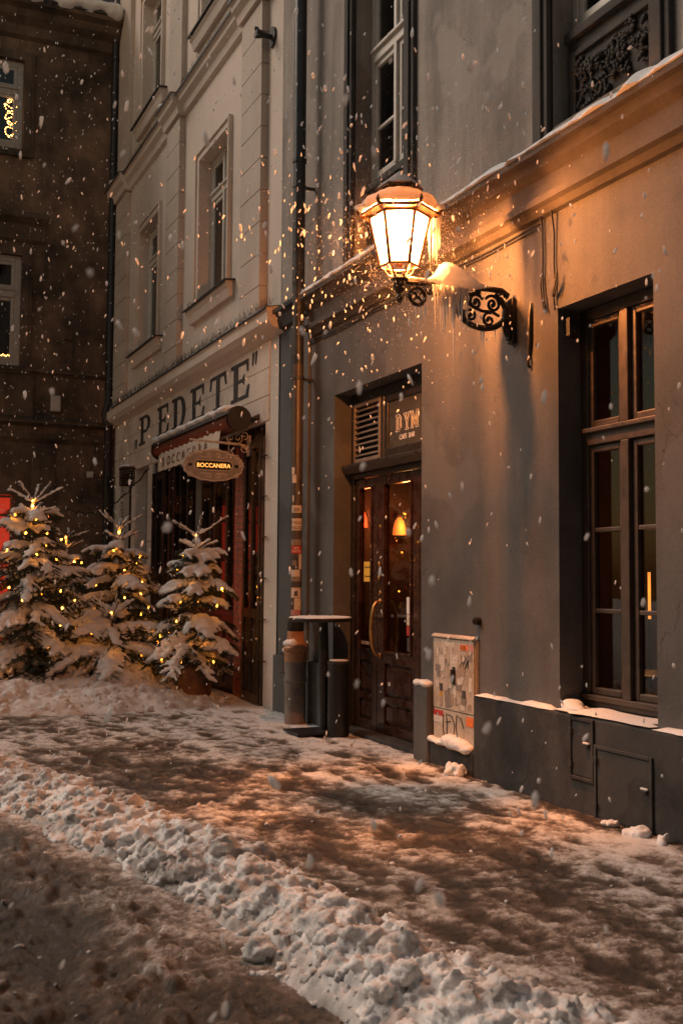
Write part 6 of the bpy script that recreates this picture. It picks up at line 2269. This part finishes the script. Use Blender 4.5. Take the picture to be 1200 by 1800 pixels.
    lt = thing('fairy_lights', (x, y, z0 + 0.3), light_label, 'fairy lights', 'light strings on the firs')
    sp = sorted(spots[:n_lights], key=lambda p: p[2])
    for c in (0.35, 0.55):
        sp.append(tuple(axis(zt - leader * c) + Vector((-0.02, -0.03, 0))))
    bulbs(lt, sp, 0.0125)
    cg = G()
    path = []
    for k in range(len(sp) - 1):
        a_, b_ = Vector(sp[k]), Vector(sp[k + 1])
        m_ = (a_ + b_) / 2
        path += [tuple(a_), (m_.x * 0.7 + x * 0.3, m_.y * 0.7 + y * 0.3, m_.z - 0.03)]
    path.append(sp[-1])
    cg.tube(path, 0.0022, 3)
    cg.build('cord', M['wire'], lt, recalc=False)
    if pot:
        p = thing('planter', (x, y, 0), pot_label, 'planter', 'planters under the firs')
        G().lathe((x, y, 0), [(pot_r * 0.88, -0.02), (pot_r * 0.96, pot_h * 0.5), (pot_r, pot_h * 0.92), (pot_r * 1.05, pot_h * 0.93), (pot_r * 1.05, pot_h), (pot_r * 0.95, pot_h), (pot_r * 0.93, pot_h * 0.9)], 26, caps=False).build('pot', pot, p, smooth=True)
        G().lathe((x, y, pot_h * 0.86), [(pot_r * 0.97, 0), (pot_r * 0.97, 0.01)], 20).build('soil', M['bark'], p)


fir(1.83, 12.75, 0.0, 2.36, 0.82, 3, M['pot_dark'], 'tallest snow laden fir, at the left beside the red lit window', 'snow on the boughs of the tallest left fir', 'warm string lights on the tallest left fir',
    'dark round planter under the tallest left fir', n_lights=44)
fir(2.48, 14.3, 0.0, 2.0, 0.62, 5, M['pot'], 'slender fir standing behind between the two left firs', 'snow on the boughs of the slender rear fir', 'warm string lights on the slender rear fir', 'rusty planter under the slender rear fir', n_lights=22)
fir(2.95, 13.3, 0.0, 2.10, 0.76, 8, M['pot'], 'middle snow laden fir in front of the post lantern', 'snow on the boughs of the middle fir', 'warm string lights on the middle fir', 'rusty planter under the middle fir', n_lights=36)
fir(3.47, 11.75, 0.12, 1.85, 0.56, 13, M['pot'], 'right hand fir standing in front of the shop window', 'snow on the boughs of the right fir by the shop window', 'warm string lights on the right fir by the shop window',
    'rusty planter under the right fir by the shop window', pot_r=0.20, pot_h=0.40, n_lights=32)
fir(2.68, 12.40, 0.05, 1.0, 0.90, 21, M['pot_dark'], 'low spreading fir nearly buried in snow at the front of the group', 'thick snow burying the low spreading fir', 'warm string lights on the low spreading fir',
    'dark planter under the low spreading fir', pot_r=0.3, pot_h=0.3, n_lights=24, snow_amt=1.45, leader=0.12)
fir(0.9, 13.2, 0.0, 2.15, 0.66, 34, M['pot_dark'], 'fir cut off by the left edge of the view', 'snow on the boughs of the fir cut off by the left edge', 'warm string lights on the fir cut off by the left edge',
    'dark planter under the fir cut off by the left edge', n_lights=20)

# ================================================================== FALLING SNOW
N = 5200
fx = rng.uniform(-1.5, 3.9, N)
fy = rng.uniform(2.2, 18.3, N)
fz = rng.uniform(0.15, 9.0, N)
nl = 560
an = rng.uniform(0, 6.28, nl)
rad = 0.35 + np.abs(rng.normal(0, 0.55, nl))
fx = np.concatenate([fx, LX + rad * np.cos(an)])
fy = np.concatenate([fy, LY + rad * np.sin(an)])
fz = np.concatenate([fz, 3.55 + rng.normal(0, 0.55, nl)])
nd_n = 5200                            # tiny flakes packed round the lantern, added to imitate its glow
an = rng.uniform(0, 6.28, nd_n)
ct_ = rng.uniform(-1, 1, nd_n)
rad = 0.27 + rng.exponential(0.26, nd_n)
stt = np.sqrt(1 - ct_ ** 2)
dx_, dy_, dz_ = LX + rad * stt * np.cos(an), LY + rad * stt * np.sin(an), 3.60 + rad * ct_
nn = 120                               # flakes drifting close by
fx = np.concatenate([rng.uniform(0.2, 1.8, nn), fx])
fy = np.concatenate([rng.uniform(0.9, 2.6, nn), fy])
fz = np.concatenate([rng.uniform(0.6, 2.6, nn), fz])
n_halo = 0
ok = fx < 3.85
fx, fy, fz = fx[ok], fy[ok], fz[ok]
ok2 = dx_ < 3.9
n_halo = int(ok2.sum())
fx = np.concatenate([fx, dx_[ok2]])
fy = np.concatenate([fy, dy_[ok2]])
fz = np.concatenate([fz, dz_[ok2]])
n = len(fx)
sz = rng.uniform(0.0026, 0.0062, n) * (1 + (rng.random(n) < 0.10) * 0.6)
sz[-n_halo - 500:-n_halo] *= 1.15
sz[-n_halo:] = rng.uniform(0.0006, 0.0013, n_halo)
sz[:120] *= 0.85
asp = rng.uniform(1.5, 4.0, n)
asp[:120] = rng.uniform(1.4, 3.2, 120)
axis = np.stack([rng.normal(-0.10, 0.34, n), rng.normal(0.05, 0.25, n), -np.ones(n)], -1)
axis /= np.linalg.norm(axis, axis=1)[:, None]
p1 = np.cross(axis, np.tile([1.0, 0.2, 0.0], (n, 1)))
p1 /= np.linalg.norm(p1, axis=1)[:, None]
p2 = np.cross(axis, p1)
c = np.stack([fx, fy, fz], -1)
bm = bmesh.new()
bmesh.ops.create_icosphere(bm, subdivisions=1, radius=1)
IV = np.array([v.co[:] for v in bm.verts])
IF = np.array([[v.index for v in f.verts] for f in bm.faces])
bm.free()
IVj = IV[None] * rng.uniform(0.75, 1.2, (n, len(IV), 1))
co_ = (c[:, None] + axis[:, None] * (IVj[..., 2:3] * (sz * asp)[:, None, None]) + p1[:, None] * (IVj[..., 0:1] * sz[:, None, None]) + p2[:, None] * (IVj[..., 1:2] * sz[:, None, None]))
faces = (IF[None] + (np.arange(n) * len(IV))[:, None, None]).reshape(-1, 3)
me = bpy.data.meshes.new('falling_snow')
me.from_pydata(co_.reshape(-1, 3).tolist(), [], faces.tolist())
me.polygons.foreach_set('use_smooth', [True] * len(me.polygons))
me.materials.append(M['flake'])
o = bpy.data.objects.new('falling_snow', me)
COL.objects.link(o)
tag(o, 'snowflakes drifting down through the lamp light', 'falling snow', kind='stuff')
